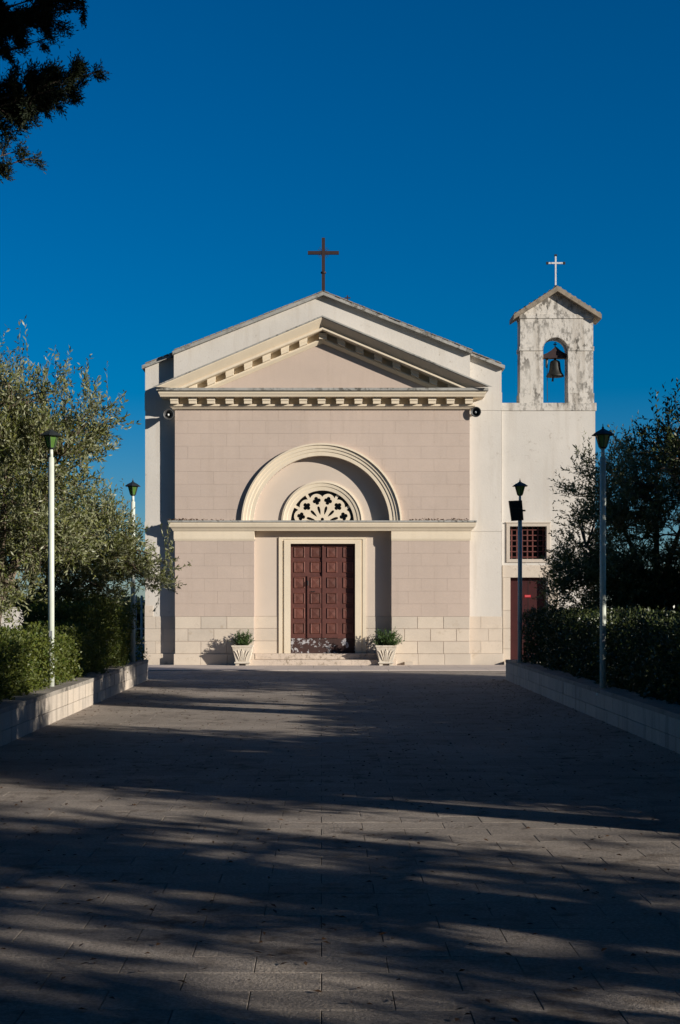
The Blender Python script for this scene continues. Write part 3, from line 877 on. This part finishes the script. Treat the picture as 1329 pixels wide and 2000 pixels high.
# ------------------------------------------------------------------ planters at the steps
def planter(px, label):
    d = D - .28
    t = thing('stone_planter', label, 'planter', (X(px, d), d, 0.02), 'cast stone planters flanking the steps')
    up_ = d / F
    rt, rb = 21 * up_, 13.5 * up_
    k = math.sqrt(2)
    MB().lathe([(12.5*up_*k, .0), (12.5*up_*k, .02)], (0, 0, .035), 4, R(45)).build('foot', M['pot'], t)
    for s in (-1, 1):
        MB().box(s * .13 - .045, s * .13 + .045, -.17, .17, 0, .0345).build('foot', M['pot'], t)
    body = MB().lathe([(15.5*up_*k, .056), (15.5*up_*k, .085), (13*up_*k, .10), (13.6*up_*k, .16), (16.2*up_*k, .30), (18.6*up_*k, .43), (19.5*up_*k, .47), (20.8*up_*k, .48), (20.8*up_*k, .515), (17.5*up_*k, .515), (16.5*up_*k, .44)], (0, 0, 0), 4, R(45)).build('pot', M['pot'], t)
    # leaf relief: ribs curling up each face
    for f in range(4):
        ca, sa = math.cos(R(90) * f), math.sin(R(90) * f)
        for q, curl in ((0, 0), (-.45, -.25), (.45, .25), (-.75, -.6), (.75, .6), (-.25, .5), (.25, -.5)):
            ps = []
            for i in range(7):
                z = .115 + .052 * i - (.02 * (i - 4) ** 2 * abs(curl) if i > 4 else 0)
                hw = (13.0 + (z - .10) / .37 * 6.4) * up_
                w = hw * (q * (.6 + .05 * i) + curl * (i / 6) ** 2 * .35)
                w = max(-hw * .95, min(hw * .95, w))
                x_, y_ = w, -hw - .002
                ps.append((x_ * ca - y_ * sa, x_ * sa + y_ * ca, z))
            MB().tube(ps, [.008, .012, .016, .017, .015, .013, .008], 6).build('relief_leaf', M['pot'], body)
    return t
PX1, PX2 = 474.5, 754
planter(PX1, 'carved square stone planter left of the church steps')
planter(PX2, 'carved square stone planter right of the church steps')

# ------------------------------------------------------------------ foliage machinery
def unit(a): return a / np.maximum(np.linalg.norm(a, axis=-1, keepdims=True), 1e-9)
def leaf_mesh(name, P, Dv, rng, ln, wd, mat, fold=.15, nrm=None):
    n = len(P)
    if nrm is None: nrm = rng.normal(size=(n, 3))
    side = unit(np.cross(Dv, nrm)); nn = np.cross(side, Dv)
    L = (ln * rng.uniform(.7, 1.2, n))[:, None]; W = (wd * rng.uniform(.75, 1.2, n))[:, None]
    v = np.empty((n, 4, 3))
    v[:, 0] = P
    v[:, 1] = P + Dv * L * .5 + side * W * .5 + nn * W * fold
    v[:, 2] = P + Dv * L + nn * L * rng.uniform(-.12, .12, (n, 1))
    v[:, 3] = P + Dv * L * .5 - side * W * .5 + nn * W * fold
    me = bpy.data.meshes.new(name)
    me.vertices.add(4 * n); me.loops.add(4 * n); me.polygons.add(n)
    me.vertices.foreach_set('co', v.astype(np.float32).ravel())
    me.loops.foreach_set('vertex_index', np.arange(4 * n, dtype=np.int32))
    me.polygons.foreach_set('loop_start', np.arange(0, 4 * n, 4, dtype=np.int32))
    me.update(calc_edges=True)
    me.materials.append(mat)
    return me
def bez(p0, p1, p2, n):
    return [tuple((1-t)**2 * np.array(p0) + 2*t*(1-t) * np.array(p1) + t*t * np.array(p2)) for t in [i / (n - 1) for i in range(n)]]

def tree(name, label, cat, loc, fork, limbs, blobs, ncl, ntw, nlf, tl, ll, lw, mat, bark, seed, up=.6, tr=.12, spread=.12, shoots=0, group=None, shell=.5):
    """limbs: end points; blobs: (centre, radii, weight) ellipsoids that make up the crown; all relative to loc"""
    rng = np.random.default_rng(seed)
    t = thing(name, label, cat, loc, group)
    wood = MB()
    f = np.array(fork)
    lean = f * .5 + np.array([rng.uniform(-.08, .08), rng.uniform(-.08, .08), 0])
    tp = bez((0, 0, -.1), lean, f, 7)
    wood.tube(tp, [tr * (1.35 if i == 0 else 1.1 - .04 * i) * (1 + .08 * math.sin(i * 2.1)) for i in range(7)], 10)
    nodes = []; rads = []
    for e in limbs:
        e = np.array(e)
        mid = f + (e - f) * .5 + np.array([rng.uniform(-.25, .25), rng.uniform(-.25, .25), rng.uniform(-.1, .3)])
        pts = bez(f, mid, e, 10)
        rd = [tr * .62 * (1 - .085 * i) for i in range(10)]
        wood.tube(pts, rd, 8)
        nodes += [np.array(p) for p in pts[2:]]; rads += rd[2:]
    nodes = np.array(nodes)
    ws = np.array([b[2] for b in blobs], float); ws /= ws.sum()
    ctr = sum(np.array(b[0]) * w for b, w in zip(blobs, ws))
    P, DV, NT = [], [], []
    tw = MB()
    for c in range(ncl):
        b = blobs[rng.choice(len(blobs), p=ws)]
        q = unit(rng.normal(size=3)) * (shell + (1 - shell) * rng.uniform() ** .8 if rng.uniform() < .8 else rng.uniform(.1, .9))
        cpos = np.array(b[0]) + q * np.array(b[1])
        dist = np.linalg.norm(nodes - cpos, axis=1) + np.maximum(0, nodes[:, 2] - cpos[2]) * .8
        k = int(np.argmin(dist)); a = nodes[k]
        mid = (a + cpos) / 2 + np.array([0, 0, .12 * np.linalg.norm(cpos - a)]) + rng.normal(size=3) * .06
        wood.tube(bez(a, mid, cpos, 5), [min(.022, rads[k]), .016, .012, .009, .005], 4, False)
        out = unit(cpos - ctr)
        for j in range(ntw):
            d = unit(out * .55 + np.array([0, 0, up]) + rng.normal(size=3) * .62)
            s = cpos + rng.normal(size=3) * spread
            L = tl * rng.uniform(.6, 1.3)
            if shoots and rng.uniform() < shoots and q[2] > .25:
                d = unit(np.array([0, 0, 1.0]) + rng.normal(size=3) * .14); L *= 1.9
            e = s + d * L + np.array([0, 0, -.06 * L])
            sd = unit(np.cross(d, rng.normal(size=3))) * .003
            tw.add([s - sd, s + sd, e], [(0, 1, 2)])
            tt = np.linspace(.08, 1, nlf) + rng.uniform(-.02, .02, nlf)
            P.append(s + (e - s) * tt[:, None])
            DV.append(np.tile(d, (nlf, 1)))
    P = np.concatenate(P); DV = np.concatenate(DV)
    DV = unit(DV * .75 + rng.normal(size=P.shape) * .55)
    wood.build('trunk', bark, t, True)
    tw.build('twigs', bark, t)
    link('crown', leaf_mesh('crown', P, DV, rng, ll, lw, mat), None, t)
    return t

# ---- olive trees on the left
OL = dict(tl=.34, ll=.085, lw=.024, spread=.09, mat=M['olive'], bark=M['bark'])
tree('olive_tree', 'tall grey-green olive tree behind the sunlit lantern post on the left', 'tree', (-5.0, 22.6, .3), (.05, 0, 1.25),
     [(-1.4, -.4, 3.0), (-.7, .5, 4.4), (.3, -.3, 4.6), (1.0, .2, 3.6), (.5, .6, 2.9), (-.3, -.7, 3.2)],
     [((-.2, 0, 4.0), (1.1, 1.1, .95), 3), ((-.5, 0, 3.0), (1.5, 1.2, 1.0), 3), ((.95, 0, 4.0), (.95, .9, .6), 2.2), ((.6, 0, 3.3), (.9, .9, .5), 1.4), ((.55, .1, 2.5), (1.0, 1.0, .75), 2.2), ((-1.4, 0, 2.0), (1.2, 1.1, .7), 1.6), ((-.2, -.2, 1.6), (1.2, .9, .45), .9)],
     300, 11, 18, seed=3, shoots=.5, group='olive trees behind the hedges', **OL)
tree('olive_tree', 'spreading olive tree whose twigs reach across the left edge of the church', 'tree', (-5.35, 27.0, .3), (.05, 0, 1.1),
     [(1.2, .2, 2.9), (.4, -.3, 3.5), (-.8, .4, 3.2), (1.9, 0, 2.3), (-1.2, -.5, 2.6), (.9, -.6, 2.2)],
     [((.5, 0, 2.4), (1.25, 1.3, .9), 4), ((1.25, 0, 2.05), (.9, .9, .95), 3), ((-.8, 0, 2.7), (1.4, 1.2, 1.0), 2.5), ((1.9, -.2, 2.1), (.45, .5, .45), .32), ((2.35, -.2, 1.85), (.4, .4, .5), .15), ((-1.6, 0, 1.9), (1.2, 1.2, .8), 1.2)],
     300, 11, 18, seed=8, shoots=.35, group='olive trees behind the hedges', **OL)
# ---- right side
tree('olive_tree', 'olive tree in front of the white side building on the right', 'tree', (6.55, 28.5, .3), (-.1, 0, 1.2),
     [(-1.5, -.2, 2.4), (-1.0, .3, 3.4), (-.2, -.4, 4.1), (.9, .3, 3.6), (1.3, -.4, 2.6), (-1.2, .5, 1.8)],
     [((-.5, 0, 3.4), (1.25, 1.2, .95), 3), ((-1.05, 0, 2.4), (1.1, 1.1, .95), 2.4), ((-1.2, 0, 1.55), (1.05, 1.0, .6), 1.7), ((.9, 0, 2.9), (1.5, 1.3, 1.3), 3), ((1.2, 0, 1.7), (1.6, 1.2, .8), 2.2)],
     400, 11, 18, seed=14, shoots=.25, group='olive trees behind the hedges', **OL)
GT = dict(tl=.34, ll=.085, lw=.032, mat=M['lush'], bark=M['bark'], up=.9, group='broad-leaved trees right of the path')
tree('glossy_tree', 'dark broad-leaved tree rising at the right edge behind the shaded lantern post', 'tree', (6.4, 23.4, .3), (.1, 0, 2.0),
     [(-.9, 0, 3.9), (-.2, -.4, 4.4), (.7, .3, 4.9), (1.2, -.3, 4.0), (-.8, .4, 3.4), (.4, -.8, 3.2)],
     [((.05, 0, 3.7), (1.35, 1.3, .7), 2.4), ((.9, 0, 4.5), (.95, 1.1, .75), 2.6), ((1.2, 0, 3.4), (1.3, 1.3, 1.0), 3), ((.6, 0, 2.2), (1.4, 1.3, .6), .5)],
     360, 9, 15, seed=21, shoots=.5, **GT)
dt_ = tree('glossy_tree', 'broad-leaved tree beside the path nearest the camera on the right', 'tree', (6.0, 9.75, .3), (.1, 0, 1.0),
     [(-.9, 0, 2.9), (-.2, -.4, 3.7), (.7, .3, 3.9), (1.2, -.3, 2.8), (-1.0, .4, 2.0), (.4, -.8, 2.2)],
     [((.2, 0, 3.1), (1.35, 1.3, .85), 3), ((-.3, 0, 2.2), (1.45, 1.4, .95), 3), ((1.0, 0, 2.4), (1.4, 1.3, 1.3), 3), ((.0, 0, 1.4), (1.6, 1.5, .6), 2)],
     330, 8, 15, seed=22, shoots=.4, **GT)
for i, (x, y, z, s, rz, lab) in enumerate([
        (6.4, 12.5, .3, .95, 4.4, 'second broad-leaved tree beside the path on the right'),
        (10.4, 25.0, .3, 1.5, 2.2, 'added broad-leaved tree outside the picture, shading the olive on the right')]):  # this copy is added out of view, enlarged to shade the olive crown
    copy_tree(dt_, (x, y, z), lab, rz, s)
tree('added_shade_tree', 'added bare-stemmed tree outside the picture, shading the near right lantern post', 'tree', (7.7, 18.8, .3), (.1, 0, 2.4),
     [(-1.2, 0, 4.0), (-.2, -.6, 5.0), (.9, .5, 4.8), (1.2, -.3, 4.0), (-1.0, .7, 3.7)],
     [((-.2, 0, 3.3), (1.2, 1.4, .6), 1.5), ((0, 0, 4.2), (1.6, 1.9, .9), 3), ((.2, 0, 4.9), (1.4, 1.6, .8), 2)],
     220, 8, 14, tl=.36, ll=.10, lw=.045, mat=M['lush'], bark=M['bark'], seed=23, up=.6)  # unseen tree added with a raised crown to shade the near right post

# ---- hedges
def hedge(name, label, x0, x1, y0, y1, z0, ztop, n, seed, mat, ll=.05, lw=.028, lump=.08, end_round=.0):
    rng = np.random.default_rng(seed)
    t = thing(name, label, 'shrub' if 'shrub' in name else 'hedge', ((x0 + x1) / 2, y0, z0))
    hx, L, H = (x1 - x0) / 2, y1 - y0, ztop - z0
    A = np.array([H * L, H * L, 2 * hx * L, 2 * hx * H, 2 * hx * H]); A = A / A.sum()
    f = rng.choice(5, size=n, p=A)
    a, b = rng.uniform(0, 1, n), rng.uniform(0, 1, n)
    P = np.zeros((n, 3)); N = np.zeros((n, 3))
    for k in range(5):
        m = f == k
        if k == 0: P[m] = np.stack([np.full(m.sum(), -hx), a[m] * L, b[m] * H], 1); N[m] = (-1, 0, 0)
        if k == 1: P[m] = np.stack([np.full(m.sum(), hx), a[m] * L, b[m] * H], 1); N[m] = (1, 0, 0)
        if k == 2: P[m] = np.stack([(a[m] * 2 - 1) * hx, b[m] * L, np.full(m.sum(), H)], 1); N[m] = (0, 0, 1)
        if k == 3: P[m] = np.stack([(a[m] * 2 - 1) * hx, np.zeros(m.sum()), b[m] * H], 1); N[m] = (0, -1, 0)
        if k == 4: P[m] = np.stack([(a[m] * 2 - 1) * hx, np.full(m.sum(), L), b[m] * H], 1); N[m] = (0, 1, 0)
    ph = rng.uniform(0, 6, 6)
    w = (np.sin(P[:, 1] * 2.3 + ph[0]) * np.sin(P[:, 2] * 3.1 + ph[1]) + .7 * np.sin(P[:, 1] * 5.7 + P[:, 0] * 4 + ph[2]) * np.sin(P[:, 2] * 6.3 + ph[3]) + .4 * np.sin(P[:, 1] * 13 + ph[4] + P[:, 2] * 9)) * lump
    P += N * (w - np.abs(rng.exponential(.07, n)) + rng.exponential(.018, n))[:, None]
    DV = unit(N * .6 + rng.normal(size=(n, 3)) * .6 + np.array([0, 0, .35]))
    link('foliage', leaf_mesh('foliage', P, DV, rng, ll, lw, mat), None, t)
    st = MB()
    k = max(4, int(L / .3))
    for i in range(k):
        y = (i + .5) * L / k
        st.tube([(rng.uniform(-.1, .1), y, -.05), (rng.uniform(-.15, .15), y + rng.uniform(-.1, .1), H * .5), (rng.uniform(-.2, .2) , y + rng.uniform(-.15, .15), H * .9)], [.018, .014, .008], 5)
    st.build('stems', M['bark'], t)
    # inner mass of old twigs and dead leaves
    m = 14000
    Q = np.stack([rng.uniform(-hx * .8, hx * .8, m), rng.uniform(.05, L - .05, m), rng.uniform(0, H * .93, m)], 1)
    link('inner_leaves', leaf_mesh('inner_leaves', Q, unit(rng.normal(size=(m, 3))), rng, ll * 1.6, lw * 2.2, mat), None, t)
    return t
hedge('clipped_hedge', 'clipped green hedge on the left in front of the lantern post', -4.75, -3.92, 13.2, 24.6, .3, 1.13, 46000, 31, M['hedge'], lump=.11)
hedge('clipped_hedge', 'dark taller hedge on the left between the clipped hedge and the church', -5.1, -3.86, 24.9, 31.0, .3, 1.60, 34000, 32, M['hedge'], lump=.12)
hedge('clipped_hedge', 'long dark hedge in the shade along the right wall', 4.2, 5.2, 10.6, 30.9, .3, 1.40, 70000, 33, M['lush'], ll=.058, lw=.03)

# ---- potted plants
def potted(px, label, seed, n, w, h):
    rng = np.random.default_rng(seed)
    d = D - .28
    t = thing('potted_shrub', label, 'plant', (X(px, d), d, .50), 'green shrubs in the stone planters')
    P, DV = [], []
    st = MB()
    for i in range(n):
        a = rng.uniform(0, 2 * math.pi); el = rng.uniform(.25, 1.0)
        dv = np.array([math.cos(a) * (1 - el * .6) * w, math.sin(a) * (1 - el * .6) * w, el * h])
        L = np.linalg.norm(dv); e = dv * rng.uniform(.75, 1.1)
        s = np.array([rng.normal() * .05, rng.normal() * .05, -.03])
        st.add([s + (.004, 0, 0), s - (.004, 0, 0), e], [(0, 1, 2)])
        k = 16
        tt = np.linspace(.25, 1.05, k)[:, None]
        P.append(s + (e - s) * tt); DV.append(np.tile(unit(e - s), (k, 1)))
    P = np.concatenate(P); DV = unit(np.concatenate(DV) + rng.normal(size=(len(P), 3)) * .6)
    link('leaves', leaf_mesh('leaves', P, DV, rng, .07, .02, M['shrub']), None, t)
    st.build('stems', M['bark'], t)
hedge('added_shade_hedge', 'added hedge outside the picture, keeping sun off the right hedge', 7.2, 8.4, 9.3, 27.0, .3, 2.15, 42000, 34, M['lush'], ll=.09, lw=.05, lump=.2)  # unseen hedge added to keep the sun off the clipped right hedge
hedge('round_shrub', 'dense dark shrub behind the far end of the right hedge', 6.3, 8.4, 27.6, 30.4, .3, 2.25, 16000, 35, M['lush'], ll=.08, lw=.04, lump=.22)
potted(PX1, 'small green shrub in the left planter', 41, 80, .34, .38)
potted(PX2 + 2, 'bushier green shrub in the right planter', 42, 150, .48, .42)

# ---- conifers round the camera
def conifer(name, label, loc, height, seed, tips=None, maxlen=lambda z: 2.2, nb=70, group=None, z0=1.0, dens=1.0, lsz=.065, tipr=1.0, tipd=1.0, spl_=1.0, clump=False):
    rng = np.random.default_rng(seed)
    t = thing(name, label, 'tree', loc, group)
    wood = MB()
    wood.tube([(0, 0, -.1), (.05, 0, height * .4), (0, .03, height)], [.24, .17, .03], 10)
    br = []
    for i in range(nb):
        z = z0 + (height - z0 - .3) * (i + rng.uniform(0, 1)) / nb
        a = i * 2.4 + rng.uniform(-.4, .4)
        L = maxlen(z) * rng.uniform(.65, 1.0)
        br.append((z, np.array([math.cos(a) * L, math.sin(a) * L, z + L * rng.uniform(.0, .25)]), 1.0))
    for (e, thick) in (tips or []):
        e = np.array(e); br.append((e[2] - .12 * np.linalg.norm(e[:2]), e, thick * tipr))
    P, DV = [], []
    for z, e, thick in br:
        s = np.array([0, 0, max(.3, z)])
        L = np.linalg.norm(e - s)
        mid = (s + e) / 2 + np.array([0, 0, -.10 * L])
        pts = np.array(bez(s, mid, e, 12))
        wood.tube([tuple(p) for p in pts], [(.018 if thick != 1.0 else .045) * (1 - .085 * i) + .003 for i in range(12)], 5)
        tipb = clump or thick != 1.0
        ns = int(62 * L * dens * thick * (tipd if thick != 1.0 else 1.0))
        tt = rng.uniform(.18, 1.0, ns) ** .85
        if tipb:                                    # side branchlets, so that the outline breaks into separate sprays
            nsub = max(4, int(7 * L))
            cen = np.sort(rng.uniform(.35, 1.0, nsub)); cen[-2:] = (.97, 1.0)
            which = rng.integers(0, nsub, ns); tt = cen[which]
        idx = np.clip((tt * 11).astype(int), 0, 10)
        fr_ = (tt * 11 - idx)[:, None]
        base = pts[idx] * (1 - fr_) + pts[idx + 1] * fr_
        ax = unit(pts[idx + 1] - pts[idx])
        o = rng.normal(size=(ns, 3)); o -= ax * (o * ax).sum(1, keepdims=True); o = unit(o)
        if tipb:
            sdir = unit(rng.normal(size=(nsub, 3)) * np.array([.5, .6, .9]) + unit(e - s) * .9 + np.array([0, 0, .15]))
            slen = rng.uniform(.18, .48, nsub) * thick * np.clip(1.25 - cen, .35, 1)
            uu = rng.uniform(0, 1, ns)[:, None]
            base = base + sdir[which] * slen[which][:, None] * uu + o * rng.uniform(0, .05, (ns, 1)) * (1.2 - uu)
            sd = unit(sdir[which] + o * .5 + rng.normal(size=(ns, 3)) * .2)
            for q in range(nsub):
                ii = min(10, int(cen[q] * 11)); ff = cen[q] * 11 - ii
                p0 = pts[ii] * (1 - ff) + pts[ii + 1] * ff
                wood.tube([tuple(p0), tuple(p0 + sdir[q] * slen[q])], [.008, .003], 4, False)
        else:
            r = (.05 + .20 * np.sin(np.clip(tt, 0, 1) ** 2 * math.pi * .90)) * thick
            base = base + o * r[:, None] * rng.uniform(.2, 1.1, (ns, 1))
            sd = unit(ax * .8 + o * .6 + np.array([0, 0, .35]) + rng.normal(size=(ns, 3)) * .3)
        sl_ = rng.uniform(.12, .24, ns)[:, None] * spl_
        for k in range(9):
            f_ = (k + .5) / 9
            P.append(base + sd * sl_ * f_)
            DV.append(unit(sd * .8 + rng.normal(size=(ns, 3)) * .55))
    P = np.concatenate(P); DV = np.concatenate(DV)
    wood.build('trunk', M['barkdark'], t, True)
    link('crown', leaf_mesh('crown', P, DV, rng, lsz, lsz * .25, M['conifer']), None, t)
    return t
cdx, cdy = -5.3, 12.0
tip = lambda px, py, dd=0.0: (X(px, cdy + dd) - cdx, dd, Z(py, cdy + dd))
conifer('conifer_tree', 'dark conifer whose branches hang into the upper left corner', (cdx, cdy, 0), 11.5, 51,
        [(tip(180, 143), .8), (tip(152, 166, .15), .9), (tip(140, 150, -.2), .9), (tip(112, 172, -.2), 1.05), (tip(128, 186, .2), .7), (tip(74, 208), .9), (tip(85, 150), 1.05), (tip(40, 178, .1), 1.05), (tip(52, 236, -.1), .6), (tip(15, 165), 1.05), (tip(20, 208), .9),
         (tip(162, 4), .8), (tip(130, 14, .2), .95), (tip(100, 40), .8), (tip(60, 30, -.2), 1.05), (tip(95, 8), 1.05), (tip(96, 74), .42), (tip(28, 52, .2), .95), (tip(120, -20, -.2), 1.05), (tip(30, 96), .45),
         (tip(160, -60), 1.0), (tip(54, 310), .5), (tip(24, 298), .5), (tip(10, 330), .42), (tip(28, 256), .35), (tip(200, -110), 1.3)],
        maxlen=lambda z: 1.95 if z < 6.2 else max(.3, 2.8 * (1 - (z - 6.2) / 5.6)), nb=60, z0=1.2, dens=1.5, lsz=.036, tipr=.98, tipd=3.2, spl_=.5)
big = conifer('conifer_tree', 'tall dark conifer beside the path, right of the camera', (6.3, 4.95, 0), 12.5, 52, None,
              maxlen=lambda z: max(.3, 2.0 * (1 - (z / 13.5) ** 1.8)), nb=118, z0=.35, dens=1.5, clump=True)
for i, (x, y, s, rz, lab) in enumerate([
        (6.6, 1.2, .95, 1.3, 'second tall conifer right of the path, behind the first'),
        (6.2, -2.6, 1.05, 2.9, 'conifer right of the path behind the camera'),
        (9.8, 2.4, 1.1, 4.1, 'added second-row conifer right of the path, deepening the shade'),  # second row added out of view to deepen the shade
        (10.2, 9.3, 1.0, 5.0, 'added second-row conifer beside the broad-leaved trees, deepening the shade'),
        (10.0, -2.2, 1.1, .6, 'added second-row conifer behind the camera, deepening the shade'),
        (15.6, -5.0, 1.1, 3.6, 'added third-row conifer right of the path, filtering the sun'),  # third row added far off to thin the sun on the near paving
        (16.4, -1.2, 1.0, .2, 'second added third-row conifer right of the path, filtering the sun'),
        (15.8, 4.1, 1.1, 2.6, 'last added third-row conifer right of the path, filtering the sun'),
        (-6.4, 7.0, 1.0, 2.0, 'added conifer left of the path nearest the camera, blocking sky light'),  # left side mirrored out of view to lower the ambient light
        (-6.4, 2.6, 1.1, 3.3, 'added conifer left of the path behind the camera, blocking sky light'),
        (-6.0, -2.0, 1.1, 5.3, 'added conifer further left of the path behind the camera, blocking sky light'),
        (-1.5, -5.5, 1.1, 1.9, 'added conifer behind the camera, blocking sky light'),  # closing pair added to block sky light from behind
        (3.0, -6.0, 1.15, 4.0, 'second added conifer behind the camera, blocking sky light')]):
    copy_tree(big, (x, y, 0), lab, rz, s)
# added pines out of view, crowns blocking sky light over the near path
def pine(label, loc, seed, hb, ht, rad):
    return tree('added_shade_pine', label, 'tree', loc, (.2, 0, hb - 1.2),
         [(rad * .75 * math.cos(a), rad * .75 * math.sin(a), hb + (ht - hb) * .55) for a in [k * 2 * math.pi / 9 for k in range(9)]] + [(0, 0, ht - .5)],
         [((0, 0, (hb + ht) / 2 + .2), (rad, rad, (ht - hb) / 2 + .2), 3)], 640, 9, 16, tl=.65, ll=.22, lw=.085, mat=M['conifer'], bark=M['barkdark'], seed=seed, up=.5, tr=.24, spread=.3, group='added pines blocking sky light over the near path', shell=.3)
pn = pine('added umbrella pine right of the path, its crown blocking sky light', (6.3, 8.6, 0), 61, 8.9, 12.5, 5.6)
for x, y, s, rz, lab in ((-6.6, 9.4, 1.0, 2.0, 'added umbrella pine left of the path, its crown blocking sky light'), (6.2, 0.6, 1.0, 4.0, 'added umbrella pine right of the camera, blocking sky light'),
                         (-6.4, 1.4, 1.0, 5.2, 'added umbrella pine left of the camera, blocking sky light'), (-6.9, 14.2, 1.10, 1.5, 'added umbrella pine beyond the first on the left, blocking sky light'),
                         (7.6, 17.4, 1.47, 2.6, 'tallest added umbrella pine on the right, blocking sky light'), (-7.8, 17.8, 1.47, .4, 'tallest added umbrella pine on the left, blocking sky light'), (0.8, -4.5, 1.1, 3.4, 'added umbrella pine behind the camera, blocking sky light')):
    copy_tree(pn, (x, y, 0), lab, rz, s)

# ------------------------------------------------------------------ small things
# fallen leaves on the paving and on the string course
rng = np.random.default_rng(77)
n = 2400
yy = 5.5 + 26 * rng.uniform(0, 1, n) ** 1.2
xx = np.where(rng.uniform(0, 1, n) < .25, WRX - np.abs(rng.exponential(.5, n)), rng.uniform(WLX + .05, WRX - .05, n))
P = np.stack([xx, yy, np.full(n, .006)], 1)
a = rng.uniform(0, 2 * math.pi, n)
DV = unit(np.stack([np.cos(a), np.sin(a), rng.uniform(0, .3, n)], 1))
nr = np.tile(np.array([0, 0, 1.0]), (n, 1)) + rng.normal(size=(n, 3)) * .25
tag(link('fallen_leaves', leaf_mesh('fallen_leaves', P, DV, rng, .042, .02, M['litter'], .25, nr)), 'brown leaves scattered over the paving of the path', 'leaves', kind='stuff')
n = 220
xx = np.concatenate([X(332) + rng.exponential(.5, n // 2) % (X(470) - X(332)), X(800) + rng.uniform(0, 1, n // 2) * (X(915) - X(800))])
P = np.stack([xx, D - rng.uniform(.02, .14, n), np.full(n, Z(1017) + .004) + np.abs(rng.normal(size=n)) * .018], 1)
a = rng.uniform(0, 2 * math.pi, n)
DV = unit(np.stack([np.cos(a), np.sin(a), rng.uniform(0, .5, n)], 1))
tag(link('ledge_leaves', leaf_mesh('ledge_leaves', P, DV, rng, .06, .025, M['litter'], .25)), 'dry brown leaves lying on the ledge above the portal', 'leaves', kind='stuff')

# metal fence, far tree line and white wall left of the church
fy = 41.0
fe = thing('metal_fence', 'thin grey metal posts and rails beside the left corner of the church', 'fence', (X(277, fy), fy, 0))
for px, tp, r in ((277, 1163, .030), (266.5, 1163, .014), (248.5, 1172, .018), (231, 1165, .018)):
    MB().tube([(X(px, fy) - X(277, fy), 0, 0), (X(px, fy) - X(277, fy), 0, Z(tp, fy))], r, 8).build('post', M['galv'], fe)
for py in (1228, 1252.5):
    MB().box(X(180, fy) - X(277, fy), X(284, fy) - X(277, fy) + .3, -.02, .02, Z(py + 1.2, fy), Z(py - 1.2, fy)).build('rail', M['galv'], fe)
MB().box(0.03, .16, -.015, .015, Z(1176, fy), Z(1174, fy)).build('bracket', M['galv'], fe)
MB_w = MB().box(-14, X(98, 37.5), 37.5, 37.8, 0, Z(1186, 37.5))
ww = thing('boundary_wall', 'low white wall seen through the olive trunks on the left', 'wall', (-9, 37.5, 0))
o = MB().box(-5, X(98, 37.5) + 9, 0, .25, 0, Z(1188, 37.5)).build('wall_face', M['white'], ww)
MB().box(-5, X(98, 37.5) + 9.03, -.03, .28, Z(1188, 37.5) + .001, Z(1186, 37.5)).build('wall_cap', M['white_aged'], ww)
rng = np.random.default_rng(90)
n = 26000
yy = rng.uniform(62, 66, n); xx = rng.uniform(-22, -3.5, n)
hh_ = 1.55 + .12 * np.sin(xx * 1.3) + .08 * np.sin(xx * 3.7) - .05 * (xx + 8) * (xx > -8)
zz = rng.uniform(-.2, 1, n) ** .6 * hh_
zz = np.nan_to_num(zz)
tag(link('far_thicket', leaf_mesh('far_thicket', np.stack([xx, yy, zz], 1), unit(rng.normal(size=(n, 3))), rng, .28, .18, M['conifer'])), 'dark thicket on the skyline between hedge and church', 'thicket', kind='stuff')
